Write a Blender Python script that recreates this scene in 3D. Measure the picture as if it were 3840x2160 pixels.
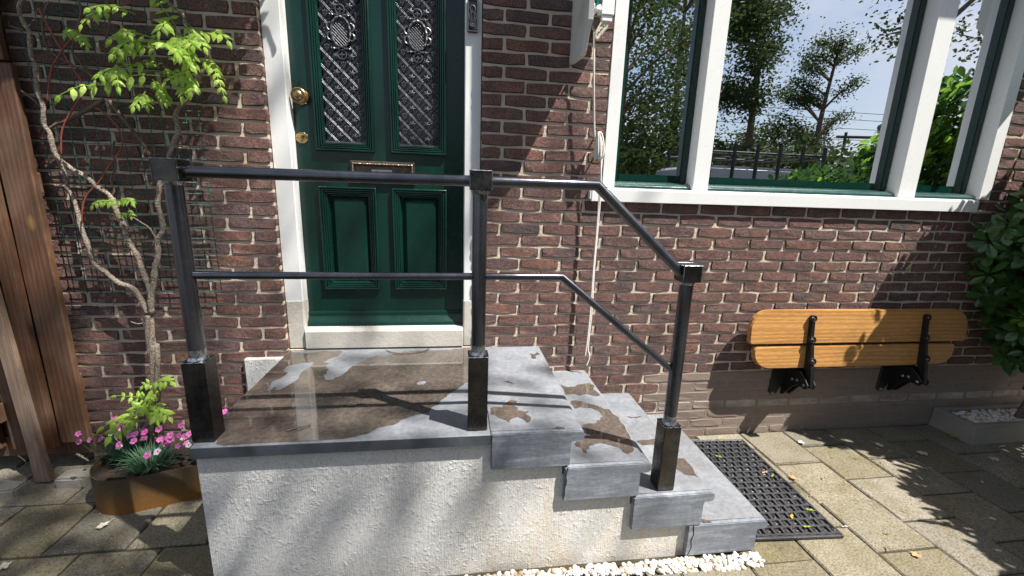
import bpy, bmesh, math, random
from mathutils import Vector, Matrix, noise
from mathutils.geometry import tessellate_polygon
for o in list(bpy.data.objects): bpy.data.objects.remove(o)
SC = bpy.context.scene
COL = SC.collection
PI = math.pi
R = random.Random(7)

# ---------------------------------------------------------------- camera
CAM_LOC = Vector((-0.7830, -2.2344, 1.4539))
CAM_R = Vector((0.99119, -0.12880, 0.03085)); CAM_U = Vector((-0.00129, 0.22353, 0.97470)); CAM_F = Vector((0.13244, 0.96615, -0.22139))
cd = bpy.data.cameras.new('camera'); cam = bpy.data.objects.new('camera', cd); COL.objects.link(cam)
cd.sensor_width = 36; cd.lens = 14.973; cd.clip_start = 0.02; cd.clip_end = 3000
cam.matrix_world = Matrix(((CAM_R.x, CAM_U.x, -CAM_F.x, CAM_LOC.x), (CAM_R.y, CAM_U.y, -CAM_F.y, CAM_LOC.y), (CAM_R.z, CAM_U.z, -CAM_F.z, CAM_LOC.z), (0, 0, 0, 1)))
SC.camera = cam
def px(p):
    d = Vector(p) - CAM_LOC; z = d.dot(CAM_F)
    if z < 0.05: return None
    f = 1024 * 14.973 / 36
    return 512 + f * d.dot(CAM_R) / z, 288 - f * d.dot(CAM_U) / z, z

# ---------------------------------------------------------------- sky, sun, exposure
SUN_DIR = Vector((0.50, -0.325, 1.0)).normalized()          # towards the sun
ELEV = math.asin(SUN_DIR.z)
w = bpy.data.worlds.new('World'); SC.world = w; w.use_nodes = True
nt = w.node_tree; nt.nodes.clear()
def wn(t): return nt.nodes.new(t)
sky = wn('ShaderNodeTexSky'); sky.sky_type = 'NISHITA'; sky.sun_disc = False
sky.sun_elevation = ELEV; sky.sun_rotation = math.atan2(SUN_DIR.x, SUN_DIR.y)
sky.air_density = 1.0; sky.dust_density = 1.5; sky.ozone_density = 1.2
tc = wn('ShaderNodeTexCoord'); mp = wn('ShaderNodeMapping'); mp.inputs['Scale'].default_value = (1, 1, 2.6)
ns = wn('ShaderNodeTexNoise'); ns.inputs['Scale'].default_value = 2.3; ns.inputs['Detail'].default_value = 9; ns.inputs['Roughness'].default_value = 0.58
rp = wn('ShaderNodeValToRGB'); rp.color_ramp.elements[0].position = 0.42; rp.color_ramp.elements[1].position = 0.66
mx = wn('ShaderNodeMix'); mx.data_type = 'RGBA'; mx.inputs['B'].default_value = (6.8, 7.1, 7.9, 1)
bg = wn('ShaderNodeBackground'); bg.inputs['Strength'].default_value = 0.05
wo = wn('ShaderNodeOutputWorld'); L = nt.links.new
L(tc.outputs['Generated'], mp.inputs['Vector']); L(mp.outputs['Vector'], ns.inputs['Vector']); L(ns.outputs['Fac'], rp.inputs['Fac'])
L(rp.outputs['Color'], mx.inputs['Factor']); L(sky.outputs['Color'], mx.inputs['A']); L(mx.outputs['Result'], bg.inputs['Color']); L(bg.outputs['Background'], wo.inputs['Surface'])
sd = bpy.data.lights.new('sun', 'SUN'); sd.energy = 5.0; sd.angle = math.radians(0.53); sd.color = (1.0, 0.95, 0.88)
sun = bpy.data.objects.new('sun', sd); COL.objects.link(sun); sun.rotation_euler = SUN_DIR.to_track_quat('Z', 'Y').to_euler()
SC.view_settings.view_transform = 'Standard'; SC.view_settings.look = 'None'; SC.view_settings.gamma = 1.0
SC.view_settings.use_curve_mapping = False; SC.view_settings.exposure = 1.33
SC.render.engine = 'CYCLES'
SC.cycles.max_bounces = 8; SC.cycles.transparent_max_bounces = 12

# ---------------------------------------------------------------- mesh helpers
class MB:
    def __init__(s): s.v = []; s.f = []
    def add(s, vs, fs):
        b = len(s.v); s.v += [tuple(p) for p in vs]; s.f += [tuple(i + b for i in f) for f in fs]; return s
    def box(s, x0, x1, y0, y1, z0, z1):
        return s.add([(x0,y0,z0),(x1,y0,z0),(x1,y1,z0),(x0,y1,z0),(x0,y0,z1),(x1,y0,z1),(x1,y1,z1),(x0,y1,z1)],
                     [(0,3,2,1),(4,5,6,7),(0,1,5,4),(1,2,6,5),(2,3,7,6),(3,0,4,7)])
    def prism(s, poly, axis, a, b):
        """poly of 2-D points, extruded from a to b along axis ('x': poly=(y,z), 'y': poly=(x,z), 'z': poly=(x,y))"""
        def P(q, t): return {'x': (t, q[0], q[1]), 'y': (q[0], t, q[1]), 'z': (q[0], q[1], t)}[axis]
        n = len(poly); vs = [P(q, a) for q in poly] + [P(q, b) for q in poly]
        ar = sum(poly[i][0]*poly[(i+1) % n][1] - poly[(i+1) % n][0]*poly[i][1] for i in range(n))
        fl = (ar > 0) ^ (axis == 'y') ^ (b < a)
        c0 = tuple(range(n)); c1 = tuple(range(n, 2*n))
        fs = [c0[::-1] if fl else c0, c1 if fl else c1[::-1]]
        for i in range(n):
            j = (i + 1) % n
            fs.append((i, j, n + j, n + i) if fl else (i, n + i, n + j, j))
        return s.add(vs, fs)
    def tube(s, pts, rad, n=8, caps=True):
        pts = [Vector(p) for p in pts]; m = len(pts)
        rr = rad if isinstance(rad, (list, tuple)) else [rad]*m
        vs = []; fs = []; up = None
        for i, p in enumerate(pts):
            t = (pts[min(i+1, m-1)] - pts[max(i-1, 0)])
            t = t.normalized() if t.length > 1e-9 else Vector((0, 0, 1))
            if up is None:
                up = Vector((0, 0, 1)) if abs(t.z) < .9 else Vector((0, 1, 0))
            sx = t.cross(up).normalized(); up = sx.cross(t).normalized()
            # mitre keeps sharp corners at full width
            sc = 1.0
            if 0 < i < m-1:
                a = (pts[i]-pts[i-1]).normalized(); sc = 1/max(.6, abs(a.dot(t)))
            for k in range(n):
                an = 2*PI*k/n
                vs.append(p + sx*(math.cos(an)*rr[i]) + up*(math.sin(an)*rr[i]*1.0*(sc if abs(up.y) < .5 else 1)))
        for i in range(m-1):
            for k in range(n):
                k2 = (k+1) % n
                fs.append((i*n+k, i*n+k2, (i+1)*n+k2, (i+1)*n+k))
        if caps: fs.append(tuple(range(n))[::-1]); fs.append(tuple((m-1)*n+k for k in range(n)))
        return s.add(vs, fs)
    def lathe(s, prof, n=20, o=(0,0,0), axis='z'):
        """prof = list of (radius, height) ; closed at ends when r==0"""
        vs = []; fs = []
        def P(r, h, a):
            c, q = r*math.cos(a), r*math.sin(a)
            p = {'z': (c, q, h), 'y': (c, -h, q), 'x': (h, c, q)}[axis]
            return (p[0]+o[0], p[1]+o[1], p[2]+o[2])
        for r, h in prof:
            for k in range(n): vs.append(P(r, h, 2*PI*k/n))
        for i in range(len(prof)-1):
            for k in range(n):
                k2 = (k+1) % n; fs.append((i*n+k, i*n+k2, (i+1)*n+k2, (i+1)*n+k))
        fs.append(tuple(range(n))[::-1]); fs.append(tuple((len(prof)-1)*n+k for k in range(n)))
        return s.add(vs, fs)
    def blob(s, c, r, seed, amp=.18, n=7, m=5):
        rr = random.Random(seed); c = Vector(c); vs = []; fs = []
        q = Matrix.Rotation(rr.uniform(0, 6.28), 3, 'Z') @ Matrix.Rotation(rr.uniform(-.4, .4), 3, 'X')
        off = Vector((rr.uniform(0, 99),)*3)
        for i in range(m+1):
            th = PI*i/m
            for k in range(n):
                ph = 2*PI*k/n
                d = Vector((math.sin(th)*math.cos(ph), math.sin(th)*math.sin(ph), math.cos(th)))
                k2 = 1 + amp*noise.noise(d*1.4+off)
                vs.append(c + q @ Vector((d.x*r[0]*k2, d.y*r[1]*k2, d.z*r[2]*k2)))
        for i in range(m):
            for k in range(n):
                k2 = (k+1) % n; fs.append((i*n+k, (i+1)*n+k, (i+1)*n+k2, i*n+k2))
        return s.add(vs, fs)
    def mesh(s, name, mat, smooth=False, bevel=0, seg=2, recalc=False):
        me = bpy.data.meshes.new(name); me.from_pydata(s.v, [], s.f)
        if bevel or recalc:
            bm = bmesh.new(); bm.from_mesh(me)
            if recalc: bmesh.ops.recalc_face_normals(bm, faces=bm.faces)
            if bevel:
                ed = [e for e in bm.edges if len(e.link_faces) == 2 and e.calc_face_angle(0) > .35]
                bmesh.ops.bevel(bm, geom=ed, offset=bevel, segments=seg, affect='EDGES', clamp_overlap=True)
            bm.to_mesh(me); bm.free()
        if isinstance(mat, (list, tuple)):
            for q in mat: me.materials.append(q)
        else: me.materials.append(mat)
        if smooth:
            me.polygons.foreach_set('use_smooth', [True]*len(me.polygons))
            if smooth != 'all':
                try: me.set_sharp_from_angle(angle=math.radians(38))
                except Exception: pass
        me.update(); return me
    def build(s, name, mat, parent=None, **k):
        return link(name, s.mesh(name, mat, **k), parent)
def link(name, me, parent=None, loc=None, rot=None, scale=None):
    o = bpy.data.objects.new(name, me); COL.objects.link(o)
    if parent is not None: o.parent = parent
    if loc is not None: o.location = loc
    if rot is not None: o.rotation_euler = rot
    if scale is not None: o.scale = scale
    return o
def thing(name, label, cat, loc=(0,0,0), group=None):
    o = bpy.data.objects.new(name, None); COL.objects.link(o); o.location = loc; o.empty_display_size = .1
    return tag(o, label, cat, group)
def tag(o, label, cat, group=None):
    o['label'] = label; o['category'] = cat
    if group: o['group'] = group
    return o
def struct(o): o['kind'] = 'structure'; return o
def stuff(o): o['kind'] = 'stuff'; return o
def smooth_path(pts, sub=4):
    P = [Vector(p) for p in pts]; out = []
    for i in range(len(P)-1):
        a = P[max(i-1, 0)]; b = P[i]; c = P[i+1]; d = P[min(i+2, len(P)-1)]
        for k in range(sub):
            t = k/sub
            out.append(.5*((2*b)+(c-a)*t+(2*a-5*b+4*c-d)*t*t+(3*b-a-3*c+d)*t*t*t))
    out.append(P[-1]); return out

# ---------------------------------------------------------------- material helpers
class NM:
    def __init__(s, name, rough=.6, metal=0.0, spec=.5):
        s.m = bpy.data.materials.new(name); s.m.use_nodes = True; s.t = s.m.node_tree; s.t.nodes.clear()
        s.out = s.n('ShaderNodeOutputMaterial'); s.b = s.n('ShaderNodeBsdfPrincipled')
        s.t.links.new(s.b.outputs[0], s.out.inputs[0])
        s.set('Roughness', rough); s.set('Metallic', metal); s.set('Specular IOR Level', spec)
        s._pos = None; s._obj = None
    def n(s, t): return s.t.nodes.new(t)
    def lk(s, a, b):
        if hasattr(a, 'is_output'): s.t.links.new(a, b)
        else: b.default_value = a
    def set(s, nm, v): s.lk(v, s.b.inputs[nm]) if hasattr(v, 'is_output') else setattr(s.b.inputs[nm], 'default_value', v)
    @property
    def pos(s):
        if not s._pos: s._pos = s.n('ShaderNodeNewGeometry').outputs['Position']
        return s._pos
    @property
    def obj(s):
        if not s._obj: s._obj = s.n('ShaderNodeTexCoord').outputs['Object']
        return s._obj
    def map(s, vec, scale=(1,1,1), rot=(0,0,0), loc=(0,0,0)):
        q = s.n('ShaderNodeMapping'); s.lk(vec, q.inputs['Vector']); q.inputs['Scale'].default_value = scale
        q.inputs['Rotation'].default_value = rot; q.inputs['Location'].default_value = loc; return q.outputs[0]
    def noise(s, scale, detail=4, rough=.55, vec=None, dist=0, col=False):
        q = s.n('ShaderNodeTexNoise'); s.lk(vec or s.pos, q.inputs['Vector']); q.inputs['Scale'].default_value = scale
        q.inputs['Detail'].default_value = detail; q.inputs['Roughness'].default_value = rough; q.inputs['Distortion'].default_value = dist
        return q.outputs['Color' if col else 'Fac']
    def voro(s, scale, vec=None, feat='F1', rnd=1, out='Distance'):
        q = s.n('ShaderNodeTexVoronoi'); q.feature = feat; s.lk(vec or s.pos, q.inputs['Vector']); q.inputs['Scale'].default_value = scale
        q.inputs['Randomness'].default_value = rnd; return q.outputs[out]
    def wave(s, scale, dist=2, detail=3, vec=None, axis='X', dscale=1):
        q = s.n('ShaderNodeTexWave'); q.bands_direction = axis; s.lk(vec or s.pos, q.inputs['Vector']); q.inputs['Scale'].default_value = scale
        q.inputs['Distortion'].default_value = dist; q.inputs['Detail'].default_value = detail; q.inputs['Detail Scale'].default_value = dscale; return q.outputs['Fac']
    def ramp(s, fac, stops, interp='LINEAR'):
        q = s.n('ShaderNodeValToRGB'); s.lk(fac, q.inputs[0]); cr = q.color_ramp; cr.interpolation = interp
        while len(cr.elements) < len(stops): cr.elements.new(.5)
        for e, (p, c) in zip(cr.elements, stops):
            e.position = p; e.color = (c, c, c, 1) if isinstance(c, (int, float)) else (*c[:3], 1)
        return q.outputs[0]
    def mix(s, fac, a, b, mode='MIX'):
        q = s.n('ShaderNodeMix'); q.data_type = 'RGBA'; q.blend_type = mode
        s.lk(fac, q.inputs['Factor'])
        for v, nm in ((a, 'A'), (b, 'B')):
            i = [x for x in q.inputs if x.name == nm and x.type == 'RGBA'][0]
            s.lk(v if hasattr(v, 'is_output') else (*v[:3], 1) if not isinstance(v, (int, float)) else (v, v, v, 1), i)
        return [x for x in q.outputs if x.type == 'RGBA'][0]
    def math(s, op, a, b=0.0, clamp=False):
        q = s.n('ShaderNodeMath'); q.operation = op; q.use_clamp = clamp; s.lk(a, q.inputs[0]); s.lk(b, q.inputs[1]); return q.outputs[0]
    def sep(s, vec):
        q = s.n('ShaderNodeSeparateXYZ'); s.lk(vec, q.inputs[0]); return q.outputs
    def range(s, v, a, b, c=0., d=1.):
        q = s.n('ShaderNodeMapRange'); s.lk(v, q.inputs[0])
        for i, x in zip((1, 2, 3, 4), (a, b, c, d)): q.inputs[i].default_value = x
        return q.outputs[0]
    def rnd(s):
        a = s.n('ShaderNodeObjectInfo').outputs['Random']; g = s.n('ShaderNodeNewGeometry').outputs['Random Per Island']
        return s.math('FRACT', s.math('ADD', a, g))
    def bump(s, h, strength=.5, dist=.01, normal=None):
        q = s.n('ShaderNodeBump'); s.lk(h, q.inputs['Height']); q.inputs['Strength'].default_value = strength; q.inputs['Distance'].default_value = dist
        if normal is not None: s.lk(normal, q.inputs['Normal'])
        s.t.links.new(q.outputs[0], s.b.inputs['Normal']); return q.outputs[0]
    def color(s, c): s.lk(c if hasattr(c, 'is_output') else (*c[:3], 1), s.b.inputs['Base Color']); return s

# ---- brick
def mat_brick(name, slurry=False, edge=False):
    q = NM(name, rough=.9, spec=.25)
    r = q.rnd()
    base = q.ramp(r, [(0, (0.115,0.057,0.052)), (.14, (0.156,0.084,0.077)), (.28, (0.129,0.075,0.075)), (.42, (0.178,0.094,0.081)), (.55, (0.105,0.067,0.070)), (.68, (0.156,0.073,0.058)), (.80, (0.143,0.091,0.088)), (.90, (0.060,0.048,0.053)), (1, (0.196,0.098,0.074))], 'LINEAR')
    n1 = q.noise(22, 6, .65); n2 = q.noise(95, 3, .6); n3 = q.noise(9, 3, .5)
    c = q.mix(q.ramp(n1, [(.44, 0), (.70, .8)]), base, (.060,.046,.045))
    c = q.mix(q.ramp(n3, [(.45, 0), (.75, .55)]), c, (.27,.135,.09))
    c = q.mix(q.ramp(n2, [(.36, .6), (.56, 0)]), c, (.035,.022,.02))
    c = q.mix(q.ramp(q.noise(260, 2, .5), [(.56, 0), (.70, .55)]), c, (.42,.31,.26))
    c = q.mix(q.ramp(q.voro(17), [(.02, .9), (.035, 0)]), c, (.55,.52,.48))          # specks of old paint and mortar
    if slurry:
        c = q.mix(q.ramp(n1, [(.2, .88), (.8, .6)]), c, (.235,.190,.155))
        zz = q.sep(q.pos)[2]
        band = q.math('MULTIPLY', q.ramp(zz, [(.155, 0), (.18, 1), (.225, 1), (.245, 0)]), q.ramp(q.noise(3.2, 6, .75, vec=q.map(q.pos, (1, 1, 2.5))), [(.40, 0), (.70, .8)]))
        c = q.mix(q.math('MULTIPLY', band, .75), c, (.62,.58,.52))                     # lime bloom
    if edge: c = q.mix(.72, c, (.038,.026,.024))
    q.color(c)
    h = q.math('ADD', q.math('MULTIPLY', n2, .5), q.math('MULTIPLY', q.noise(300, 2, .6), .35))
    h = q.math('ADD', h, q.math('MULTIPLY', q.noise(30, 4, .6), .7))
    q.bump(h, .3 if slurry else .75, .006); return q.m
def mat_mortar(name, c0, c1, st=.8):
    q = NM(name, rough=.95, spec=.2)
    n = q.noise(60, 6, .7); c = q.mix(n, c0, c1)
    c = q.mix(q.ramp(q.noise(5, 4, .6), [(.45, 0), (.8, .5)]), c, tuple(a*.55 for a in c0))
    c = q.mix(q.ramp(q.noise(330, 2, .5), [(.35, .5), (.5, 0)]), c, tuple(a*.4 for a in c0))
    q.color(c); q.bump(q.math('ADD', n, q.math('MULTIPLY', q.noise(190, 3, .6), .6)), st, .007); return q.m
# ---- stone
def mat_stone(name, wet=False, side=False):
    q = NM(name, rough=.55, spec=.4)
    n = q.noise(7, 7, .62); n2 = q.noise(55, 5, .65); n3 = q.noise(240, 3, .6)
    if wet:
        c = q.mix(n, (.080,.063,.053), (.050,.042,.037)); c = q.mix(q.ramp(n2, [(.38, 0), (.72, .7)]), c, (.150,.122,.102))
        c = q.mix(q.ramp(q.noise(420, 2, .5), [(.64, 0), (.72, .6)]), c, (.22,.19,.15))
        q.color(c); q.set('Roughness', q.ramp(n, [(.35, .035), (.75, .10)])); q.set('Specular IOR Level', .62)
        q.set('Coat Weight', .6); q.set('Coat Roughness', .02)
        q.bump(q.noise(26, 2, .5), .03, .004); return q.m
    a, b = ((.20,.222,.256), (.120,.136,.162)) if side else ((.200,.214,.236), (.138,.149,.168))
    c = q.mix(q.ramp(n, [(.3, 0), (.7, 1)]), a, b)
    if side:
        st = q.noise(3.5, 6, .7, vec=q.map(q.pos, (1, 1, 9)), dist=.6); c = q.mix(q.ramp(st, [(.46, 0), (.66, .7)]), c, (.36,.39,.43))
    else:
        c = q.mix(q.ramp(q.noise(4.2, 5, .6, dist=.8), [(.46, 0), (.62, .55)]), c, (.235,.25,.272))
        c = q.mix(q.ramp(q.noise(3.0, 5, .65), [(.50, 0), (.72, .55)]), c, (.105,.098,.092))
    c = q.mix(q.ramp(n2, [(.35, .4), (.6, 0)]), c, (.07,.075,.084))
    c = q.mix(q.ramp(n3, [(.58, 0), (.74, .5)]), c, (.34,.35,.36))
    c = q.mix(q.ramp(q.voro(34), [(.03, .75), (.05, 0)]), c, (.07,.06,.055))
    q.color(c); q.set('Roughness', q.ramp(n2, [(.3, .42), (.7, .68)]))
    q.bump(q.math('ADD', n2, q.math('MULTIPLY', n3, .5)), .16, .003); return q.m
def mat_stucco():
    q = NM('lime_render', rough=.93, spec=.2)
    p = q.sep(q.pos)
    n = q.noise(5, 5, .6); c = q.mix(n, (.69,.69,.675), (.57,.57,.555))
    ox = q.math('MULTIPLY', q.ramp(p[0], [(.0, 0), (.001, 0)]), 0)
    rust = q.math('MULTIPLY', q.range(p[0], -.80, -.62), q.ramp(q.noise(8, 5, .65, vec=q.map(q.pos, (1.6, 1, .45))), [(.42, 0), (.62, 1)]))
    c = q.mix(q.math('MULTIPLY', rust, .45), c, (.60,.50,.34))
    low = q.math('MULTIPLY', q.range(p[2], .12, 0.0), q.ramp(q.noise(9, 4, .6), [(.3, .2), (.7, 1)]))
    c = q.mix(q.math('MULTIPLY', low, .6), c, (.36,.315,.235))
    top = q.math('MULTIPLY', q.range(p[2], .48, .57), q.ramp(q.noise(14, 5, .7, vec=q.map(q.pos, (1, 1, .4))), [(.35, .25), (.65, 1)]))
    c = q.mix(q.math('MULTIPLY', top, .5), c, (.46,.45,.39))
    c = q.mix(q.ramp(q.noise(150, 3, .6), [(.36, .45), (.52, 0)]), c, (.30,.285,.26))
    q.color(c)
    comb = q.noise(26, 3, .7, vec=q.map(q.pos, (9, 9, .35)))
    lump = q.math('ADD', q.ramp(q.noise(110, 3, .6), [(.45, 0), (.80, .6)]), q.ramp(q.noise(42, 3, .55), [(.56, 0), (.72, 1)]))
    msk = q.ramp(q.noise(3.2, 3, .5), [(.35, .35), (.6, 1)])
    h = q.math('ADD', q.math('MULTIPLY', comb, .9), q.math('MULTIPLY', lump, .6)); h = q.math('MULTIPLY', h, msk)
    h = q.math('ADD', h, q.math('MULTIPLY', q.noise(240, 2, .5), .15))
    q.bump(h, .7, .005); return q.m
def mat_paint(name, c, rough=.35, dirt=(.3,.29,.26), amt=.25, bump=.06, coat=0, spec=.5):
    q = NM(name, rough=rough, spec=spec)
    n = q.noise(6, 6, .65); k = q.mix(q.math('MULTIPLY', q.ramp(n, [(.48, 0), (.8, 1)]), amt), c, dirt)
    k = q.mix(q.ramp(q.voro(23), [(.012, .8), (.02, 0)]), k, dirt)
    q.color(k); q.set('Roughness', q.ramp(q.noise(30, 4, .6), [(.3, rough*.8), (.7, min(1, rough*1.25))]))
    if coat: q.set('Coat Weight', coat)
    q.bump(q.noise(90, 3, .5, vec=q.map(q.pos, (3, 3, .35))), bump, .002); return q.m
def mat_tube():
    q = NM('drawn_steel_tube', rough=.3, metal=.9, spec=.5)
    n = q.noise(9, 5, .65, vec=q.map(q.pos, (1, 1, .5)))
    c = q.mix(q.ramp(n, [(.35, 0), (.7, 1)]), (.095,.100,.115), (.145,.152,.172)); c = q.mix(q.ramp(q.noise(5, 4, .7), [(.58, 0), (.72, .5)]), c, (.12,.085,.06))
    q.color(c); q.set('Roughness', q.ramp(q.noise(40, 3, .5), [(.3, .20), (.7, .29)])); return q.m
def mat_steel(name, bright=False):
    q = NM(name, rough=.33, metal=.9, spec=.5)
    n = q.noise(14, 5, .65); n2 = q.noise(80, 4, .7)
    if bright:
        c = q.mix(q.ramp(n2, [(.35, 0), (.6, 1)]), (.10,.105,.115), (.46,.48,.52))
    else:
        c = q.mix(q.ramp(n, [(.35, 0), (.7, 1)]), (.050,.049,.050), (.110,.104,.098))
        c = q.mix(q.ramp(q.noise(6, 5, .7, vec=q.map(q.pos, (1, 1, .3))), [(.56, 0), (.72, .6)]), c, (.13,.075,.045))
        c = q.mix(q.ramp(q.voro(38), [(.11, .9), (.15, 0)]), c, q.mix(n2, (.34,.13,.03), (.05,.035,.028)))
    q.color(c); q.set('Roughness', q.ramp(n2, [(.3, .20), (.75, .42)])); q.bump(n2, .12, .002); return q.m
def mat_simple(name, c, rough=.5, metal=0, var=.3, scale=40, bump=.2, spec=.5, dist=.003):
    q = NM(name, rough=rough, metal=metal, spec=spec); n = q.noise(scale, 4, .6)
    q.color(q.mix(q.ramp(n, [(.3, 0), (.7, 1)]), tuple(a*(1-var) for a in c), tuple(min(1, a*(1+var*.6)) for a in c)))
    if bump: q.bump(n, bump, dist)
    return q.m
def mat_wood(name, a, b, axis='X', rough=.4, ring=22, knots=False, grey=0):
    q = NM(name, rough=rough, spec=.4)
    vv = q.obj if axis != 'Z' else q.pos
    st = {'X': (.35, 4, 5), 'Z': (5, 4, .3)}[axis]
    mp = q.map(vv, st)
    d = q.noise(1.6, 3, .5, vec=mp)
    wv = q.n('ShaderNodeTexWave'); wv.wave_type = 'BANDS'; wv.bands_direction = 'Z' if axis == 'X' else 'X'
    q.lk(mp, wv.inputs['Vector']); wv.inputs['Scale'].default_value = ring/(9 if axis == 'X' else 6); wv.inputs['Distortion'].default_value = 13 if axis == 'X' else 7; wv.inputs['Detail'].default_value = 4; wv.inputs['Detail Scale'].default_value = .8 if axis == 'X' else 1.2
    g = wv.outputs['Fac']
    fine = q.noise(60, 4, .65, vec=q.map(vv, (.06*6, 1, 3) if axis == 'X' else (3, 1, .06*4)))
    c = q.mix(q.math('MULTIPLY', q.ramp(g, [(.15, 0), (.85, 1)]), .75), a, b); c = q.mix(q.ramp(fine, [(.4, .5), (.62, 0)]), c, tuple(x*.55 for x in b))
    c = q.mix(q.math('MULTIPLY', q.ramp(d, [(.4, 0), (.7, 1)]), .4), c, tuple(x*1.2 for x in a))
    if grey: c = q.mix(q.math('MULTIPLY', q.ramp(q.noise(5, 4, .6), [(.4, 0), (.7, 1)]), grey), c, (.22,.17,.13))
    if knots:
        k = q.voro(2.6, vec=q.map(vv, (2.4, 1, 1))); c = q.mix(q.ramp(k, [(.03, .9), (.07, .55), (.11, 0)]), c, (.30,.16,.06))
    q.color(c); q.bump(q.math('ADD', g, fine), .18, .0025); return q.m
def mat_leaf(name, c0, c1, trans=.35, rough=.45, spec=.4):
    q = NM(name, rough=rough, spec=spec)
    c = q.mix(q.rnd(), c0, c1); c = q.mix(q.math('MULTIPLY', q.noise(30, 3, .5), .35), c, tuple(a*.6 for a in c0)); q.color(c)
    if trans:
        t = q.n('ShaderNodeBsdfTranslucent'); q.lk(q.mix(.5, c, tuple(min(1, a*1.7) for a in c1)), t.inputs['Color'])
        m = q.n('ShaderNodeMixShader'); m.inputs[0].default_value = trans; q.t.links.new(q.b.outputs[0], m.inputs[1]); q.t.links.new(t.outputs[0], m.inputs[2])
        q.t.links.new(m.outputs[0], q.out.inputs[0])
    return q.m
def mat_paver():
    q = NM('concrete_paver', rough=.93, spec=.2)
    r = q.rnd(); c = q.ramp(r, [(0, (.175,.152,.103)), (.22, (.235,.208,.152)), (.42, (.150,.140,.118)), (.6, (.285,.252,.200)), (.8, (.165,.140,.082)), (1, (.225,.205,.172))])
    n = q.noise(7, 6, .65); c = q.mix(q.ramp(n, [(.42, 0), (.72, .65)]), c, (.118,.100,.040))          # moss bloom
    c = q.mix(q.ramp(q.noise(120, 4, .7), [(.38, .75), (.55, 0)]), c, (.055,.048,.034))
    c = q.mix(q.ramp(q.voro(150), [(.14, .5), (.26, 0)]), c, (.34,.31,.24))
    c = q.mix(q.ramp(q.voro(26), [(.05, .8), (.075, 0)]), c, (.50,.48,.38))                          # lichen
    q.color(c); q.bump(q.math('ADD', q.noise(190, 3, .65), q.math('MULTIPLY', q.noise(30, 3, .5), .7)), .7, .004); return q.m
def mat_corten():
    q = NM('rusted_steel', rough=.85, metal=.1, spec=.25); p = q.sep(q.pos)
    n = q.noise(16, 6, .7); z = q.math('ADD', p[2], q.math('MULTIPLY', q.math('SUBTRACT', n, .5), .12))
    c = q.ramp(z, [(0, (.175,.080,.020)), (.06, (.145,.074,.023)), (.11, (.100,.066,.030)), (.17, (.070,.057,.038))])
    c = q.mix(q.ramp(q.noise(70, 4, .7), [(.55, 0), (.75, .5)]), c, (.28,.12,.025))
    q.color(c); q.bump(q.noise(160, 3, .6), .3, .002); return q.m
def mat_glass_pane():
    q = NM('window_glass'); t = q.t
    gl = q.n('ShaderNodeBsdfGlossy'); gl.inputs['Roughness'].default_value = 0.0; gl.inputs['Color'].default_value = (.93,.96,1,1)
    tr = q.n('ShaderNodeBsdfTransparent'); tr.inputs['Color'].default_value = (.62,.68,.66,1)
    fr = q.n('ShaderNodeFresnel'); fr.inputs['IOR'].default_value = 1.9
    mx = q.n('ShaderNodeMixShader'); q.lk(q.math('ADD', q.math('MULTIPLY', fr.outputs[0], 1.1), .72, True), mx.inputs[0])
    t.links.new(tr.outputs[0], mx.inputs[1]); t.links.new(gl.outputs[0], mx.inputs[2]); t.links.new(mx.outputs[0], q.out.inputs[0])
    b = q.n('ShaderNodeBump'); b.inputs['Strength'].default_value = .02; b.inputs['Distance'].default_value = .01
    q.lk(q.noise(1.6, 1, .4), b.inputs['Height']); t.links.new(b.outputs[0], gl.inputs['Normal']); return q.m

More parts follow.
